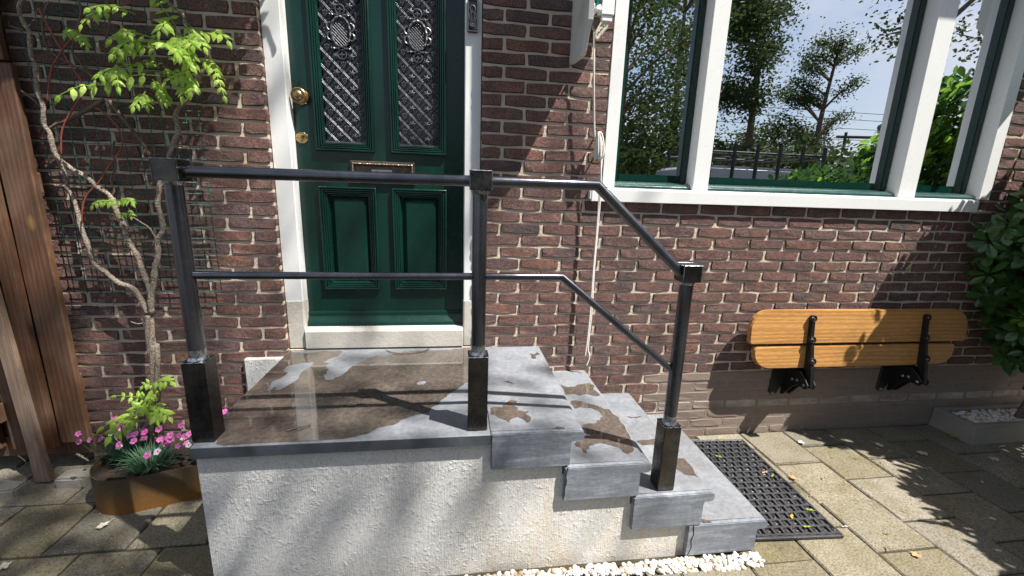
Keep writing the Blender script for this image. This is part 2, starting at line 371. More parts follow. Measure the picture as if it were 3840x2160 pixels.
M = dict(
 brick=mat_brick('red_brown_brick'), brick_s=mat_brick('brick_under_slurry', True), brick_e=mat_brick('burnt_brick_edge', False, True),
 mortar=mat_mortar('lime_mortar', (.50,.42,.325), (.66,.56,.445)), mortar_s=mat_mortar('cement_slurry', (.215,.178,.148), (.265,.225,.19), .4),
 stone=mat_stone('bluestone_top'), stone_side=mat_stone('bluestone_side', side=True), stone_shade=mat_simple('shaded_slab_edge', (.058,.067,.082), .5, 0, .4, 14, .15), wet=mat_stone('wet_bluestone', wet=True),
 plinth=mat_mortar('chiselled_stone', (.46,.435,.385), (.58,.555,.50), .35), stucco=mat_stucco(),
 white=mat_paint('white_gloss_paint', (.69,.70,.69), .30, (.45,.43,.38), .18), white_old=mat_paint('old_white_paint', (.58,.585,.56), .5, (.34,.29,.22), .7, .3),
 green=mat_paint('dark_green_paint', (.0022,.0235,.0168), .24, (.003,.012,.009), .5, .05, 0, .45), black=mat_simple('black_cast_iron', (.012,.012,.013), .35, .2, .3, 60, .15),
 iron=mat_simple('painted_grille_iron', (.125,.128,.145), .36, .5, .3, 150, .2), void=mat_simple('black_gap', (.004,.004,.004), .95, 0, .1, 5, 0), dark=mat_simple('dark_backing', (.006,.006,.008), .12, 0, .2, 20, 0),
 steel=mat_steel('mill_scale_steel'), tube=mat_tube(), green_sky=mat_paint('green_with_sky_sheen', (.022,.060,.054), .13, (.09,.13,.13), .6, .05, 1.0, 1.0), weld=mat_steel('ground_weld_steel', True), brass=mat_simple('old_brass', (.42,.28,.12), .33, .95, .55, 45, .25),
 brass_dull=mat_simple('dull_bronze', (.13,.10,.075), .45, .7, .5, 60, .3), brass_pale=mat_simple('pale_worn_brass', (.40,.355,.27), .4, .8, .4, 80, .3), oak=mat_wood('oiled_oak', (.50,.265,.090), (.33,.155,.045), 'X', .38),
 fence=mat_wood('stained_fence_wood', (.130,.062,.031), (.075,.034,.018), 'Z', .62, 18, True, .25), fence_grey=mat_wood('weathered_post_wood', (.235,.165,.115), (.15,.10,.07), 'Z', .75, 18, True, .5),
 rubber=mat_simple('black_rubber', (.040,.041,.046), .42, 0, .4, 200, .4), paver=mat_paver(), corten=mat_corten(),
 soil=mat_mortar('potting_soil', (.022,.017,.013), (.05,.038,.028), 1.0), sand=mat_mortar('joint_sand', (.045,.040,.026), (.085,.075,.05), 1.0),
 wist=mat_leaf('wisteria_leaf', (.27,.46,.05), (.46,.62,.13), .42, .42), shrub=mat_leaf('glossy_shrub_leaf', (.030,.085,.020), (.060,.135,.030), .22, .26, .5),
 shrub_y=mat_leaf('young_shrub_leaf', (.12,.27,.035), (.20,.36,.05), .35, .28), bark=mat_simple('pale_bark', (.37,.305,.245), .9, 0, .75, 150, 1.0, .15, .012), bark_dk=mat_simple('dark_bark', (.15,.11,.085), .9, 0, .4, 70, .7, .2),
 bark_red=mat_simple('red_shoot', (.25,.055,.03), .6, 0, .3, 90, .3), wire=mat_simple('green_coated_wire', (.014,.105,.075), .4, 0, .2, 50, 0), rope=mat_simple('braided_rope', (.70,.68,.63), .9, 0, .3, 400, .8),
 pebble=mat_simple('white_pebble', (.66,.63,.58), .55, 0, .18, 25, .1), pebble_t=mat_simple('tan_pebble', (.42,.30,.20), .6, 0, .3, 25, .1), concrete=mat_mortar('grey_concrete', (.24,.225,.195), (.30,.28,.245), .5),
 glass=mat_glass_pane(), room=mat_simple('dim_room', (.045,.043,.04), .9, 0, .3, 3, 0), petal=mat_leaf('pink_petal', (.60,.12,.40), (.72,.24,.54), .3, .6), petal_d=mat_leaf('crimson_petal_eye', (.33,.02,.13), (.42,.04,.2), .1, .6),
 petal_w=mat_leaf('faded_petal', (.72,.60,.68), (.78,.70,.75), .3, .6), carn=mat_leaf('carnation_foliage', (.055,.13,.075), (.10,.19,.11), .2, .6, .2), asphalt=mat_simple('asphalt', (.05,.05,.05), .95, 0, .3, 90, .5),
 tree=mat_leaf('tree_leaf', (.022,.042,.012), (.055,.085,.022), .2, .55, .25), tree_y=mat_leaf('hedge_leaf', (.05,.085,.012), (.11,.15,.02), .25, .5, .25), vanpaint=mat_paint('van_paint', (.30,.31,.33), .25, (.3,.3,.3), .2), tyre=mat_simple('tyre', (.015,.015,.015), .85),
 paper=mat_simple('paper_label', (.55,.56,.53), .6, 0, .05, 30, 0), ink=mat_simple('black_ink', (.01,.01,.012), .6, 0, .05, 30, 0), teal=mat_simple('teal_awning_cloth', (.02,.26,.20), .85, 0, .2, 90, .3), plaster=mat_simple('cream_plastic', (.50,.46,.37), .55, 0, .35, 60, .2),
 lw=mat_leaf('dry_white_leaf', (.46,.44,.38), (.60,.57,.50), .1, .8), lt=mat_leaf('tan_leaf', (.42,.26,.13), (.5,.32,.16), .1, .8), lg=mat_leaf('fallen_green_leaf', (.26,.34,.05), (.36,.42,.08), .2, .5), ly=mat_leaf('fallen_yellow_leaf', (.62,.36,.03), (.68,.42,.05), .1, .6), blind=mat_simple('green_blind', (.05,.11,.09), .6, 0, .1, 20, 0),
)
# ---------------------------------------------------------------- measured outlines (metres)
BR= {'centre': [(-2.282, -0.13, 0.133), (-2.264, -0.12, 0.31), (-2.229, -0.11, 0.473), (-2.216, -0.1, 0.674), (-2.228, -0.1, 0.639), (-2.222, -0.1, 0.739), (-2.218, -0.1, 0.831)], 'base2': [(-2.216, -0.15, 0.108), (-2.225, -0.133, 0.221), (-2.232, -0.117, 0.35), (-2.241, -0.1, 0.485)], 'A': [(-2.222, -0.1, 0.838), (-2.243, -0.095, 0.914), (-2.272, -0.09, 0.96), (-2.328, -0.085, 0.981), (-2.379, -0.08, 1.03), (-2.424, -0.075, 1.072), (-2.438, -0.07, 1.144), (-2.453, -0.065, 1.204), (-2.462, -0.06, 1.263), (-2.472, -0.055, 1.35), (-2.49, -0.05, 1.419), (-2.477, -0.05, 1.339), (-2.488, -0.053, 1.411), (-2.492, -0.055, 1.489), (-2.507, -0.058, 1.571), (-2.513, -0.06, 1.632)], 'B': [(-2.205, -0.1, 0.838), (-2.197, -0.098, 0.946), (-2.207, -0.095, 1.003), (-2.222, -0.092, 1.064), (-2.232, -0.09, 1.119), (-2.262, -0.087, 1.185), (-2.27, -0.085, 1.251), (-2.289, -0.083, 1.309), (-2.298, -0.08, 1.367), (-2.297, -0.08, 1.33), (-2.309, -0.079, 1.38), (-2.35, -0.079, 1.415), (-2.389, -0.078, 1.456), (-2.447, -0.078, 1.496), (-2.49, -0.077, 1.543), (-2.498, -0.076, 1.604), (-2.499, -0.076, 1.637), (-2.513, -0.075, 1.67), (-2.505, -0.075, 1.737), (-2.515, -0.074, 1.807), (-2.504, -0.074, 1.897), (-2.514, -0.073, 1.94), (-2.505, -0.072, 2.021), (-2.515, -0.072, 2.051), (-2.522, -0.071, 2.105), (-2.507, -0.071, 2.142), (-2.491, -0.07, 2.179)], 'C': [(-2.207, -0.1, 0.863), (-2.176, -0.098, 0.978), (-2.16, -0.095, 1.059), (-2.139, -0.092, 1.121), (-2.135, -0.09, 1.182), (-2.111, -0.087, 1.23), (-2.108, -0.085, 1.302), (-2.115, -0.083, 1.361), (-2.091, -0.08, 1.449), (-2.01, -0.08, 1.632), (-1.988, -0.082, 1.666), (-1.992, -0.084, 1.726), (-1.967, -0.085, 1.77), (-1.932, -0.087, 1.793), (-1.878, -0.089, 1.881), (-1.835, -0.091, 1.967), (-1.865, -0.093, 2.016), (-1.901, -0.095, 2.083), (-1.903, -0.096, 2.122), (-1.945, -0.098, 2.157), (-1.965, -0.1, 2.184)]}
THIN= {'red': [[(-2.453, -0.07, 2.116), (-2.43, -0.074, 2.051), (-2.403, -0.078, 1.984), (-2.37, -0.082, 1.916), (-2.34, -0.086, 1.86), (-2.332, -0.09, 1.834)], [(-2.111, -0.07, 2.162), (-2.168, -0.073, 2.144), (-2.232, -0.076, 2.111), (-2.292, -0.079, 2.062), (-2.356, -0.081, 1.998), (-2.407, -0.084, 1.935), (-2.443, -0.087, 1.872), (-2.475, -0.09, 1.755)], [(-2.359, -0.07, 1.785), (-2.409, -0.077, 1.715), (-2.445, -0.083, 1.646), (-2.461, -0.09, 1.543)], [(-2.308, -0.07, 1.748), (-2.267, -0.072, 1.716), (-2.229, -0.074, 1.664), (-2.222, -0.077, 1.616), (-2.241, -0.079, 1.567), (-2.304, -0.081, 1.487), (-2.345, -0.083, 1.429), (-2.389, -0.086, 1.385), (-2.417, -0.088, 1.327), (-2.434, -0.09, 1.254)]], 'brown': [[(-2.425, -0.05, 2.15), (-2.453, -0.051, 2.105), (-2.468, -0.053, 2.042), (-2.465, -0.054, 1.98), (-2.434, -0.056, 1.944), (-2.383, -0.057, 1.916), (-2.325, -0.059, 1.887), (-2.302, -0.06, 1.868)], [(-2.321, -0.05, 2.165), (-2.315, -0.052, 2.116), (-2.365, -0.054, 1.994), (-2.365, -0.056, 1.955), (-2.324, -0.058, 1.893), (-2.298, -0.06, 1.856)], [(-2.216, -0.05, 2.173), (-2.207, -0.053, 2.117), (-2.237, -0.057, 2.014), (-2.256, -0.06, 1.936)], [(-2.273, -0.05, 1.617), (-2.286, -0.052, 1.567), (-2.28, -0.054, 1.511), (-2.308, -0.056, 1.453), (-2.301, -0.058, 1.402), (-2.318, -0.06, 1.373)], [(-2.587, -0.05, 2.047), (-2.528, -0.06, 2.033)], [(-2.594, -0.05, 1.801), (-2.553, -0.055, 1.77), (-2.524, -0.06, 1.738)]], 'grey': [[(-2.288, -0.05, 1.783), (-2.389, -0.053, 1.72), (-2.443, -0.055, 1.69), (-2.482, -0.058, 1.674), (-2.53, -0.06, 1.638)], [(-2.263, -0.05, 1.781), (-2.232, -0.055, 1.728), (-2.187, -0.06, 1.661)], [(-2.263, -0.05, 1.782), (-2.193, -0.05, 1.666), (-2.151, -0.05, 1.59), (-2.133, -0.05, 1.528)], [(-2.138, -0.09, 1.185), (-2.16, -0.09, 1.236), (-2.194, -0.09, 1.265), (-2.223, -0.09, 1.288)], [(-2.246, -0.1, 0.792), (-2.269, -0.1, 0.789), (-2.298, -0.1, 0.799)]]}
LV= [([(-1.978, -0.14, 1.876), (-2.045, -0.152, 1.874), (-2.123, -0.164, 1.859), (-2.202, -0.176, 1.822), (-2.271, -0.188, 1.81), (-2.336, -0.2, 1.772)], 15, 0.056), ([(-2.009, -0.12, 1.917), (-2.071, -0.14, 1.918), (-2.144, -0.16, 1.893), (-2.177, -0.18, 1.871), (-2.201, -0.2, 1.838)], 13, 0.05), ([(-1.967, -0.12, 2.01), (-2.031, -0.14, 2.024), (-2.084, -0.16, 2.034), (-2.133, -0.18, 1.997)], 11, 0.05), ([(-1.959, -0.14, 1.98), (-2.025, -0.16, 1.98), (-2.087, -0.18, 1.96), (-2.115, -0.2, 1.935)], 11, 0.042), ([(-1.923, -0.12, 2.073), (-1.944, -0.133, 2.115), (-1.965, -0.147, 2.152), (-1.975, -0.16, 2.16)], 9, 0.045), ([(-1.925, -0.12, 2.058), (-1.939, -0.16, 2.073), (-1.945, -0.2, 2.031)], 9, 0.05), ([(-1.886, -0.12, 2.09), (-1.817, -0.137, 2.051), (-1.752, -0.153, 2.056), (-1.71, -0.17, 2.023)], 9, 0.045), ([(-1.887, -0.13, 2.082), (-1.833, -0.165, 2.036), (-1.786, -0.2, 1.984)], 9, 0.042), ([(-1.863, -0.12, 1.952), (-1.806, -0.133, 1.942), (-1.775, -0.147, 1.885), (-1.751, -0.16, 1.811)], 13, 0.04), ([(-1.868, -0.14, 1.986), (-1.856, -0.18, 1.927), (-1.846, -0.22, 1.89)], 9, 0.045), ([(-1.869, -0.14, 1.976), (-1.876, -0.18, 1.945), (-1.879, -0.22, 1.934)], 9, 0.045), ([(-1.86, -0.14, 1.891), (-1.895, -0.17, 1.882), (-1.943, -0.2, 1.847)], 11, 0.05), ([(-1.881, -0.14, 1.885), (-1.89, -0.17, 1.842), (-1.889, -0.2, 1.795)], 9, 0.045), ([(-1.881, -0.14, 1.885), (-1.859, -0.17, 1.849), (-1.857, -0.2, 1.812)], 7, 0.04), ([(-2.068, -0.13, 1.814), (-2.076, -0.155, 1.783), (-2.09, -0.18, 1.747)], 9, 0.04), ([(-2.074, -0.13, 1.809), (-2.057, -0.155, 1.779), (-2.041, -0.18, 1.75)], 7, 0.035), ([(-2.025, -0.13, 1.832), (-1.989, -0.155, 1.798), (-1.968, -0.18, 1.771)], 9, 0.035), ([(-2.036, -0.13, 1.862), (-1.999, -0.155, 1.838), (-1.974, -0.18, 1.804)], 9, 0.035), ([(-1.91, -0.15, 2.04), (-1.883, -0.2, 1.992), (-1.865, -0.25, 1.945)], 9, 0.05), ([(-1.903, -0.15, 2.021), (-1.913, -0.2, 1.985), (-1.917, -0.25, 1.975)], 9, 0.045), ([(-1.886, -0.15, 2.036), (-1.838, -0.2, 2.005), (-1.804, -0.25, 1.973)], 7, 0.045), ([(-1.899, -0.15, 2.016), (-1.862, -0.2, 1.965), (-1.852, -0.25, 1.932)], 9, 0.045), ([(-2.022, -0.1, 1.911), (-2.033, -0.125, 1.939), (-2.091, -0.15, 1.904)], 9, 0.032), ([(-2.006, -0.1, 1.922), (-1.964, -0.125, 1.898), (-1.928, -0.15, 1.905)], 7, 0.03), ([(-2.304, -0.1, 2.034), (-2.317, -0.115, 2.031), (-2.331, -0.13, 2.015)], 9, 0.035), ([(-2.311, -0.1, 2.034), (-2.287, -0.115, 2.009), (-2.263, -0.13, 1.974)], 9, 0.03), ([(-2.15, -0.08, 1.954), (-2.176, -0.085, 1.956), (-2.188, -0.09, 1.923)], 5, 0.045), ([(-2.245, -0.12, 1.358), (-2.265, -0.137, 1.358), (-2.294, -0.153, 1.358), (-2.315, -0.17, 1.341)], 11, 0.032), ([(-2.257, -0.12, 1.352), (-2.202, -0.15, 1.371), (-2.158, -0.18, 1.359)], 9, 0.035), ([(-2.222, -0.12, 1.307), (-2.228, -0.135, 1.305), (-2.236, -0.15, 1.303)], 7, 0.02), ([(-2.213, -0.12, 1.33), (-2.198, -0.135, 1.308), (-2.188, -0.15, 1.295)], 5, 0.02), ([(-2.216, -0.14, 0.508), (-2.161, -0.17, 0.528), (-2.104, -0.2, 0.537)], 7, 0.045), ([(-2.216, -0.14, 0.487), (-2.223, -0.16, 0.513), (-2.238, -0.18, 0.511)], 7, 0.03), ([(-2.21, -0.14, 0.479), (-2.211, -0.17, 0.461), (-2.204, -0.2, 0.451)], 7, 0.035), ([(-2.238, -0.14, 0.405), (-2.182, -0.18, 0.382), (-2.122, -0.22, 0.369)], 9, 0.045), ([(-2.238, -0.14, 0.405), (-2.234, -0.18, 0.401), (-2.236, -0.22, 0.419)], 9, 0.045), ([(-2.239, -0.14, 0.396), (-2.204, -0.18, 0.367), (-2.175, -0.22, 0.355)], 9, 0.045), ([(-2.259, -0.12, 0.395), (-2.275, -0.16, 0.441), (-2.337, -0.2, 0.472)], 11, 0.035), ([(-2.258, -0.14, 0.364), (-2.261, -0.18, 0.402), (-2.269, -0.22, 0.4)], 7, 0.045), ([(-2.289, -0.14, 0.339), (-2.321, -0.19, 0.361), (-2.382, -0.24, 0.343)], 9, 0.05), ([(-2.301, -0.16, 0.36), (-2.318, -0.21, 0.339), (-2.348, -0.26, 0.305)], 9, 0.06)]
PUD= [('landing', 0.605, [(-1.6396, -0.0075), (-1.6052, -0.0302), (-1.5551, -0.0505), (-1.5134, -0.0293), (-1.4579, -0.018), (-1.3888, -0.0172), (-1.3676, -0.0324), (-1.3744, -0.0936), (-1.4006, -0.1211), (-1.4303, -0.1737), (-1.3952, -0.1843), (-1.4028, -0.2176), (-1.3729, -0.2657), (-1.3771, -0.3367), (-1.3501, -0.3799), (-1.3243, -0.3744), (-1.3012, -0.3307), (-1.2862, -0.2934), (-1.2875, -0.2593), (-1.2613, -0.2137), (-1.2443, -0.1841), (-1.2245, -0.1409), (-1.1889, -0.0966), (-1.1382, -0.106), (-1.0842, -0.065), (-0.9847, -0.0402), (-0.8286, -0.0378), (-0.6977, -0.0071), (-0.7092, -0.1948), (-0.7235, -0.3496), (-0.7281, -0.4347), (-0.7598, -0.4874), (-0.8021, -0.5455), (-0.8376, -0.6044), (-0.8484, -0.6369), (-0.8709, -0.6555), (-0.881, -0.6822), (-0.8835, -0.7049), (-0.9095, -0.7067), (-0.9486, -0.7259), (-0.9824, -0.7484), (-1.0067, -0.7811), (-1.0335, -0.789), (-1.0587, -0.8036), (-1.0844, -0.8303), (-1.1178, -0.8463), (-1.1606, -0.8598), (-1.2531, -0.8624), (-1.3129, -0.8634), (-1.4317, -0.8624), (-1.5389, -0.8678), (-1.5683, -0.8569), (-1.6407, -0.7187), (-1.6401, -0.6303), (-1.6445, -0.5243), (-1.6384, -0.4527), (-1.6354, -0.166)], [[(-1.566, -0.1964), (-1.5356, -0.1801), (-1.4933, -0.1702), (-1.4735, -0.1676), (-1.4653, -0.1901), (-1.4779, -0.2192), (-1.475, -0.2426), (-1.4836, -0.2704), (-1.4872, -0.3246), (-1.4761, -0.3515), (-1.4925, -0.4056), (-1.5026, -0.4338), (-1.5186, -0.4653), (-1.5447, -0.4635), (-1.5365, -0.4335), (-1.55, -0.4448), (-1.5496, -0.466), (-1.5688, -0.4665), (-1.5737, -0.4244), (-1.579, -0.3804), (-1.5614, -0.3513), (-1.5472, -0.3103), (-1.5486, -0.2886), (-1.5788, -0.2648), (-1.5801, -0.2191)], [(-1.2016, -0.211), (-1.1667, -0.1971), (-1.1582, -0.2196), (-1.1884, -0.2323)], [(-1.1348, -0.1902), (-1.1079, -0.1792), (-1.1185, -0.2035)], [(-0.9533, -0.4355), (-0.9395, -0.4192), (-0.9091, -0.4181), (-0.9198, -0.4526), (-0.9452, -0.4558)]]), ('t1', 0.605, [(-0.6433, -0.6832), (-0.6241, -0.6749), (-0.5949, -0.6808), (-0.5804, -0.6513), (-0.5538, -0.6216), (-0.528, -0.6314), (-0.5517, -0.6649), (-0.5324, -0.689), (-0.5351, -0.7073), (-0.508, -0.7239), (-0.491, -0.7215), (-0.5103, -0.738), (-0.4916, -0.7673), (-0.498, -0.7938), (-0.5142, -0.8058), (-0.5214, -0.7854), (-0.5426, -0.76), (-0.5652, -0.7686), (-0.5799, -0.8007), (-0.5914, -0.78), (-0.6145, -0.7648), (-0.6299, -0.7396), (-0.6439, -0.7351)], []), ('t1', 0.605, [(-0.4259, -0.8541), (-0.4052, -0.84), (-0.3827, -0.8481), (-0.38, -0.8584), (-0.4061, -0.8582)], []), ('t1', 0.605, [(-0.5586, -0.4403), (-0.5438, -0.4413), (-0.521, -0.462), (-0.5181, -0.4716), (-0.5419, -0.4606)], []), ('t1', 0.605, [(-0.3859, -0.1125), (-0.3645, -0.1208), (-0.3409, -0.0928), (-0.331, -0.1226), (-0.362, -0.1565), (-0.3626, -0.1841), (-0.3802, -0.1831)], []), ('t2', 0.453, [(-0.2234, -0.1832), (-0.1883, -0.2129), (-0.1637, -0.2145), (-0.1313, -0.1892), (-0.0594, -0.1713), (-0.0405, -0.2006), (-0.0628, -0.2534), (-0.0462, -0.3145), (-0.0701, -0.3278), (-0.1135, -0.2967), (-0.1574, -0.3138), (-0.1849, -0.2918), (-0.2247, -0.2962)], []), ('t2', 0.453, [(-0.2162, -0.3632), (-0.1884, -0.3556), (-0.1414, -0.3873), (-0.0881, -0.4369), (-0.0555, -0.4614), (-0.0496, -0.5007), (-0.038, -0.5349), (-0.0404, -0.602), (-0.0423, -0.6792), (-0.0538, -0.7265), (-0.0732, -0.7958), (-0.1066, -0.8114), (-0.1166, -0.7983), (-0.121, -0.7603), (-0.188, -0.7288), (-0.2398, -0.7441), (-0.2662, -0.7919), (-0.2791, -0.7848), (-0.2756, -0.7603), (-0.2964, -0.7395), (-0.3, -0.7249), (-0.2371, -0.6845), (-0.2225, -0.6435), (-0.2212, -0.5842), (-0.2033, -0.5741), (-0.1701, -0.5766), (-0.1276, -0.5523), (-0.1039, -0.5217), (-0.1057, -0.4752), (-0.1351, -0.4406), (-0.1852, -0.4254), (-0.2169, -0.4409), (-0.2195, -0.4094)], []), ('t3', 0.301, [(0.0829, -0.4986), (0.1309, -0.4955), (0.1799, -0.4822), (0.156, -0.5324), (0.0977, -0.5318)], []), ('t3', 0.301, [(0.208, -0.6413), (0.2446, -0.6481), (0.244, -0.6988), (0.2374, -0.7441), (0.2359, -0.7792), (0.1864, -0.753), (0.1685, -0.7155)], []), ('t3', 0.301, [(0.1251, -0.2706), (0.1729, -0.2794), (0.21, -0.27), (0.1798, -0.2851), (0.1402, -0.2907)], []), ('t4', 0.15, [(0.2341, -0.8388), (0.2615, -0.8525), (0.2666, -0.8622), (0.2261, -0.862)], [])]
LIT= [(0.823, -0.088, 'g', 0.035, True), (0.702, -0.261, 'g', 0.035, True), (0.869, -0.418, 't', 0.03, True), (0.891, -0.448, 'g', 0.025, True), (0.77, -0.727, 'y', 0.03, True), (0.887, -0.698, 'p', 0.03, True), (0.788, -0.792, 'g', 0.028, True), (1.324, -0.149, 'w', 0.04, False), (1.797, -0.217, 'w', 0.045, False), (1.981, -0.318, 'w', 0.06, False), (2.361, -0.405, 'w', 0.05, False), (1.719, -0.517, 'w', 0.03, False), (1.534, -0.321, 'o', 0.02, False), (1.15, -0.967, 't', 0.035, False), (1.062, -0.922, 't', 0.02, False), (1.14, -0.849, 'g', 0.02, False), (0.983, -0.793, 'w', 0.025, False), (1.008, -0.454, 't', 0.04, False), (1.397, -0.303, 'p', 0.018, False), (0.995, -0.59, 'o', 0.018, False), (2.397, -0.166, 'p', 0.055, False), (1.829, -0.449, 'p', 0.03, False), (2.58, -0.296, 'w', 0.03, False), (1.647, -0.37, 'p', 0.02, False), (1.375, -0.729, 't', 0.015, False), (1.178, -0.469, 'o', 0.02, False), (-2.275, -0.478, 'w', 0.045, False), (-2.481, -0.662, 'w', 0.045, False)]
# ================================================================ ground
g = MB(); g.add([(-60,-120,-.06),(60,-120,-.06),(60,.3,-.06),(-60,.3,-.06)], [(0,1,2,3)])
struct(g.build('ground', M['asphalt']))
pave = struct(MB().box(-6, 6, -3.6, .02, -.055, -.012).build('pavement', M['sand']))
# 30 cm concrete pavers, laid in columns on the right and in rows on the left
TILE = []
for vi in range(6):
    rr = random.Random(100+vi); h = .1462; n = 3; pts = []
    for sx, sy, dx, dy in ((-1,-1,1,0),(1,-1,0,1),(1,1,-1,0),(-1,1,0,-1)):
        for k in range(n):
            t = k/n*2*h; pts.append((sx*h+dx*t+rr.uniform(-.0022,.0022), sy*h+dy*t+rr.uniform(-.0022,.0022)))
    ins = [(x*.955, y*.955) for x, y in pts]; m_ = MB(); N = len(pts)
    tz = [rr.uniform(-.0015,.0012) for _ in range(N)]
    m_.add([(x,y,-.045) for x, y in pts]+[(x,y,-.006) for x, y in pts]+[(x,y,tz[i]) for i, (x, y) in enumerate(ins)],
           [(i,(i+1)%N,N+(i+1)%N,N+i) for i in range(N)]+[(N+i,N+(i+1)%N,2*N+(i+1)%N,2*N+i) for i in range(N)]+[tuple(range(2*N,3*N))])
    TILE.append(m_.mesh('paver', M['paver']))
def paver(x, y, i):
    q = px((x, y, 0)); rr = random.Random(i*7+3)
    if q is None or not (-220 < q[0] < 1250 and 200 < q[1] < 850): return
    link('paver', TILE[i % 6], pave, (x, y, rr.uniform(-.004, .003)), (rr.uniform(-.006,.006), rr.uniform(-.006,.006), rr.choice((0, PI/2, PI, -PI/2))+rr.uniform(-.008,.008)))
i = 0
def cut_paver(x0, x1, y0, y1):
    MB().box(x0+.0025, x1-.0025, y0+.0025, y1-.0025, -.045, random.Random(int(x0*997+y0*331)).uniform(-.002,.002)).build('paver', M['paver'], pave, bevel=.005)
for c in range(-8, 11):
    x = .855 + .3*(c-1); top = -.012
    if c <= 0: top = -.935 if c < 0 else -.05
    e = -.175 if c % 2 else -.326                         # first joint of this column
    while e > top-.03: e -= .302
    cut_paver(x-.15, x+.15, e, top)
    for r_ in range(0, 9):
        y = e - .151 - .302*r_
        i += 1; paver(x, y, i)
for r_ in range(-1, 6):                                  # left of the stoop: rows along the wall
    for c in range(0, 9):
        x = -1.81 - .302*c + (.16 if r_ % 2 else 0); y = -.155 - .302*(r_+.5) + .15
        if x > -1.6 - .19 and y > -1.0: continue
        if x > -1.80: continue
        i += 1; paver(x, y, i)
# narrow cut tiles closing the gaps along wall and stoop
for x0, x1, y0, y1 in ((-1.79,-1.655,-.40,-.12),(-1.79,-1.655,-.705,-.41),(-1.79,-1.655,-1.01,-.715)):
    MB().box(x0, x1, y0, y1, -.045, .001).build('paver', M['paver'], pave, bevel=.004)

# ================================================================ brick wall
HC = .0625; PB = .2205
def cz(k): return 1.42-(k+1)*HC, 1.42-k*HC
wall = thing('brick_wall', 'dark red-brown brick house wall with pale raked mortar joints', 'wall')
X0, X1 = -2.655, 3.6; DL, DR = -1.651, -.657; WL, WR = -.016, 2.41; ZT = 3.55
mo = MB()
mo.box(X0+.004, DL-.004, .0030, .28, -.05, ZT); mo.box(DL-.003, DR+.003, .0030, .28, 2.82, ZT); mo.box(DL-.0025, DR+.0025, .02, .28, -.05, .60)
mo.box(DR+.004, WL-.003, .0030, .28, -.05, ZT); mo.box(WL-.002, WR+.002, .0030, .28, -.05, 1.43); mo.box(WL-.002, WR+.002, .0030, .28, 2.95, ZT); mo.box(WR+.003, X1, .0030, .28, -.05, ZT)
mo.build('mortar', M['mortar'], wall)
MB().box(.44, X1+.001, .0012, .0025, -.04, .4195).build('cement_slurry', M['mortar_s'], wall)
BM = {}
def brick_mesh(L_, seed, mat):
    key = (round(L_*100), seed, mat)
    if key in BM: return BM[key]
    rr = random.Random(seed*31+int(L_*1000)); hx, hz, D = L_/2, .0256, .1
    base = [(-hx,-hz),(-hx*.4,-hz),(hx*.35,-hz),(hx,-hz),(hx,0),(hx,hz),(hx*.4,hz),(-hx*.35,hz),(-hx,hz),(-hx,0)]
    j = .0012 if mat == 'brick_s' else .0032
    pts = []
    for q_, (a, b) in enumerate(base):
        cr = q_ in (0, 3, 5, 8); k = .0035 if cr else 0
        pts.append((a-math.copysign(k*rr.uniform(.3,1.2), a)*(1 if cr else 0)+rr.uniform(-j, j)*(.6 if cr else 1), b-math.copysign(k*rr.uniform(.2,1), b)*(1 if cr else 0)+rr.uniform(-j, j)))
    N = len(pts); ins = [(a-math.copysign(.0034, a) if abs(a) > hx*.8 else a, b-math.copysign(.0030, b) if abs(b) > .015 else b) for a, b in pts]
    yf = [rr.uniform(-.0022, .0012) for _ in range(N)]
    m_ = MB(); m_.add([(a, D, b) for a, b in pts]+[(a, .0036, b) for a, b in pts]+[(ins[q_][0], yf[q_], ins[q_][1]) for q_ in range(N)],
      [(q_, (q_+1)%N, N+(q_+1)%N, N+q_) for q_ in range(N)]+[(N+q_, N+(q_+1)%N, 2*N+(q_+1)%N, 2*N+q_) for q_ in range(N)]+[tuple(range(2*N, 3*N))])
    me = m_.mesh('brick', [M[mat], M['brick_e']])
    if mat == 'brick':
        for p in me.polygons:
            if N <= p.index < 2*N: p.material_index = 1
    BM[key] = me; return me
LIST = []
def course(k, xa, xb, off):
    z0, z1 = cz(k); zc = (z0+z1)/2
    n0 = math.floor((xa-off)/PB)-1; e = []
    for n in range(n0, n0+40):
        e.append(off+n*PB)
    e = [xa]+[t for t in e if xa+.05 < t < xb-.05]+[xb]
    for a, b in zip(e[:-1], e[1:]):
        Lr = b-a
        ja = 0 if a == xa else .0065; jb = 0 if b == xb else .0065
        LIST.append((a+ja, b-jb, zc, k))
def covered(a, b, zc):                        # wholly hidden behind the stoop
    for (p, q, zt) in ((-1.645,-.31,.60),(-.36,-.04,.44),(-.08,.24,.29),(.2,.5,.14)):
        if a > p and b < q and zc+.03 < zt: return True
    return False
for k in range(-33, 23):
    z0, z1 = cz(k); zc = (z0+z1)/2
    course(k, X0, DL, DL if k % 2 == 0 else DL-PB/2)
    if zc > 2.82: course(k, DL+.002, DR-.002, (0 if k % 2 else PB/2))
    if k >= 0: course(k, DR, X1, (0 if k % 2 else PB/2))
    else:
        course(k, DR, WL, (0 if k % 2 else PB/2))
        if zc > 2.95: course(k, WL+.002, WR-.002, (0 if k % 2 else PB/2))
        course(k, WR, X1, (0 if k % 2 else PB/2))
rb = random.Random(5); items = []
for a, b, zc, k in LIST:
    if covered(a, b, zc): continue
    cx = (a+b)/2+rb.uniform(-.0022,.0022); L_ = b-a
    q = px((cx, 0, zc)); sc = 0
    if q and -20 < q[0] < 1044 and -8 < q[1] < 584: sc = L_/(q[2]**2)
    items.append((sc, cx, zc+rb.uniform(-.0018,.0018), L_, 'brick_s' if (cx > .43 and k >= 16) else 'brick', rb.randrange(7), rb.uniform(-.0045,-.0005), rb.uniform(-.009,.009)))
items.sort(key=lambda t: -t[0])
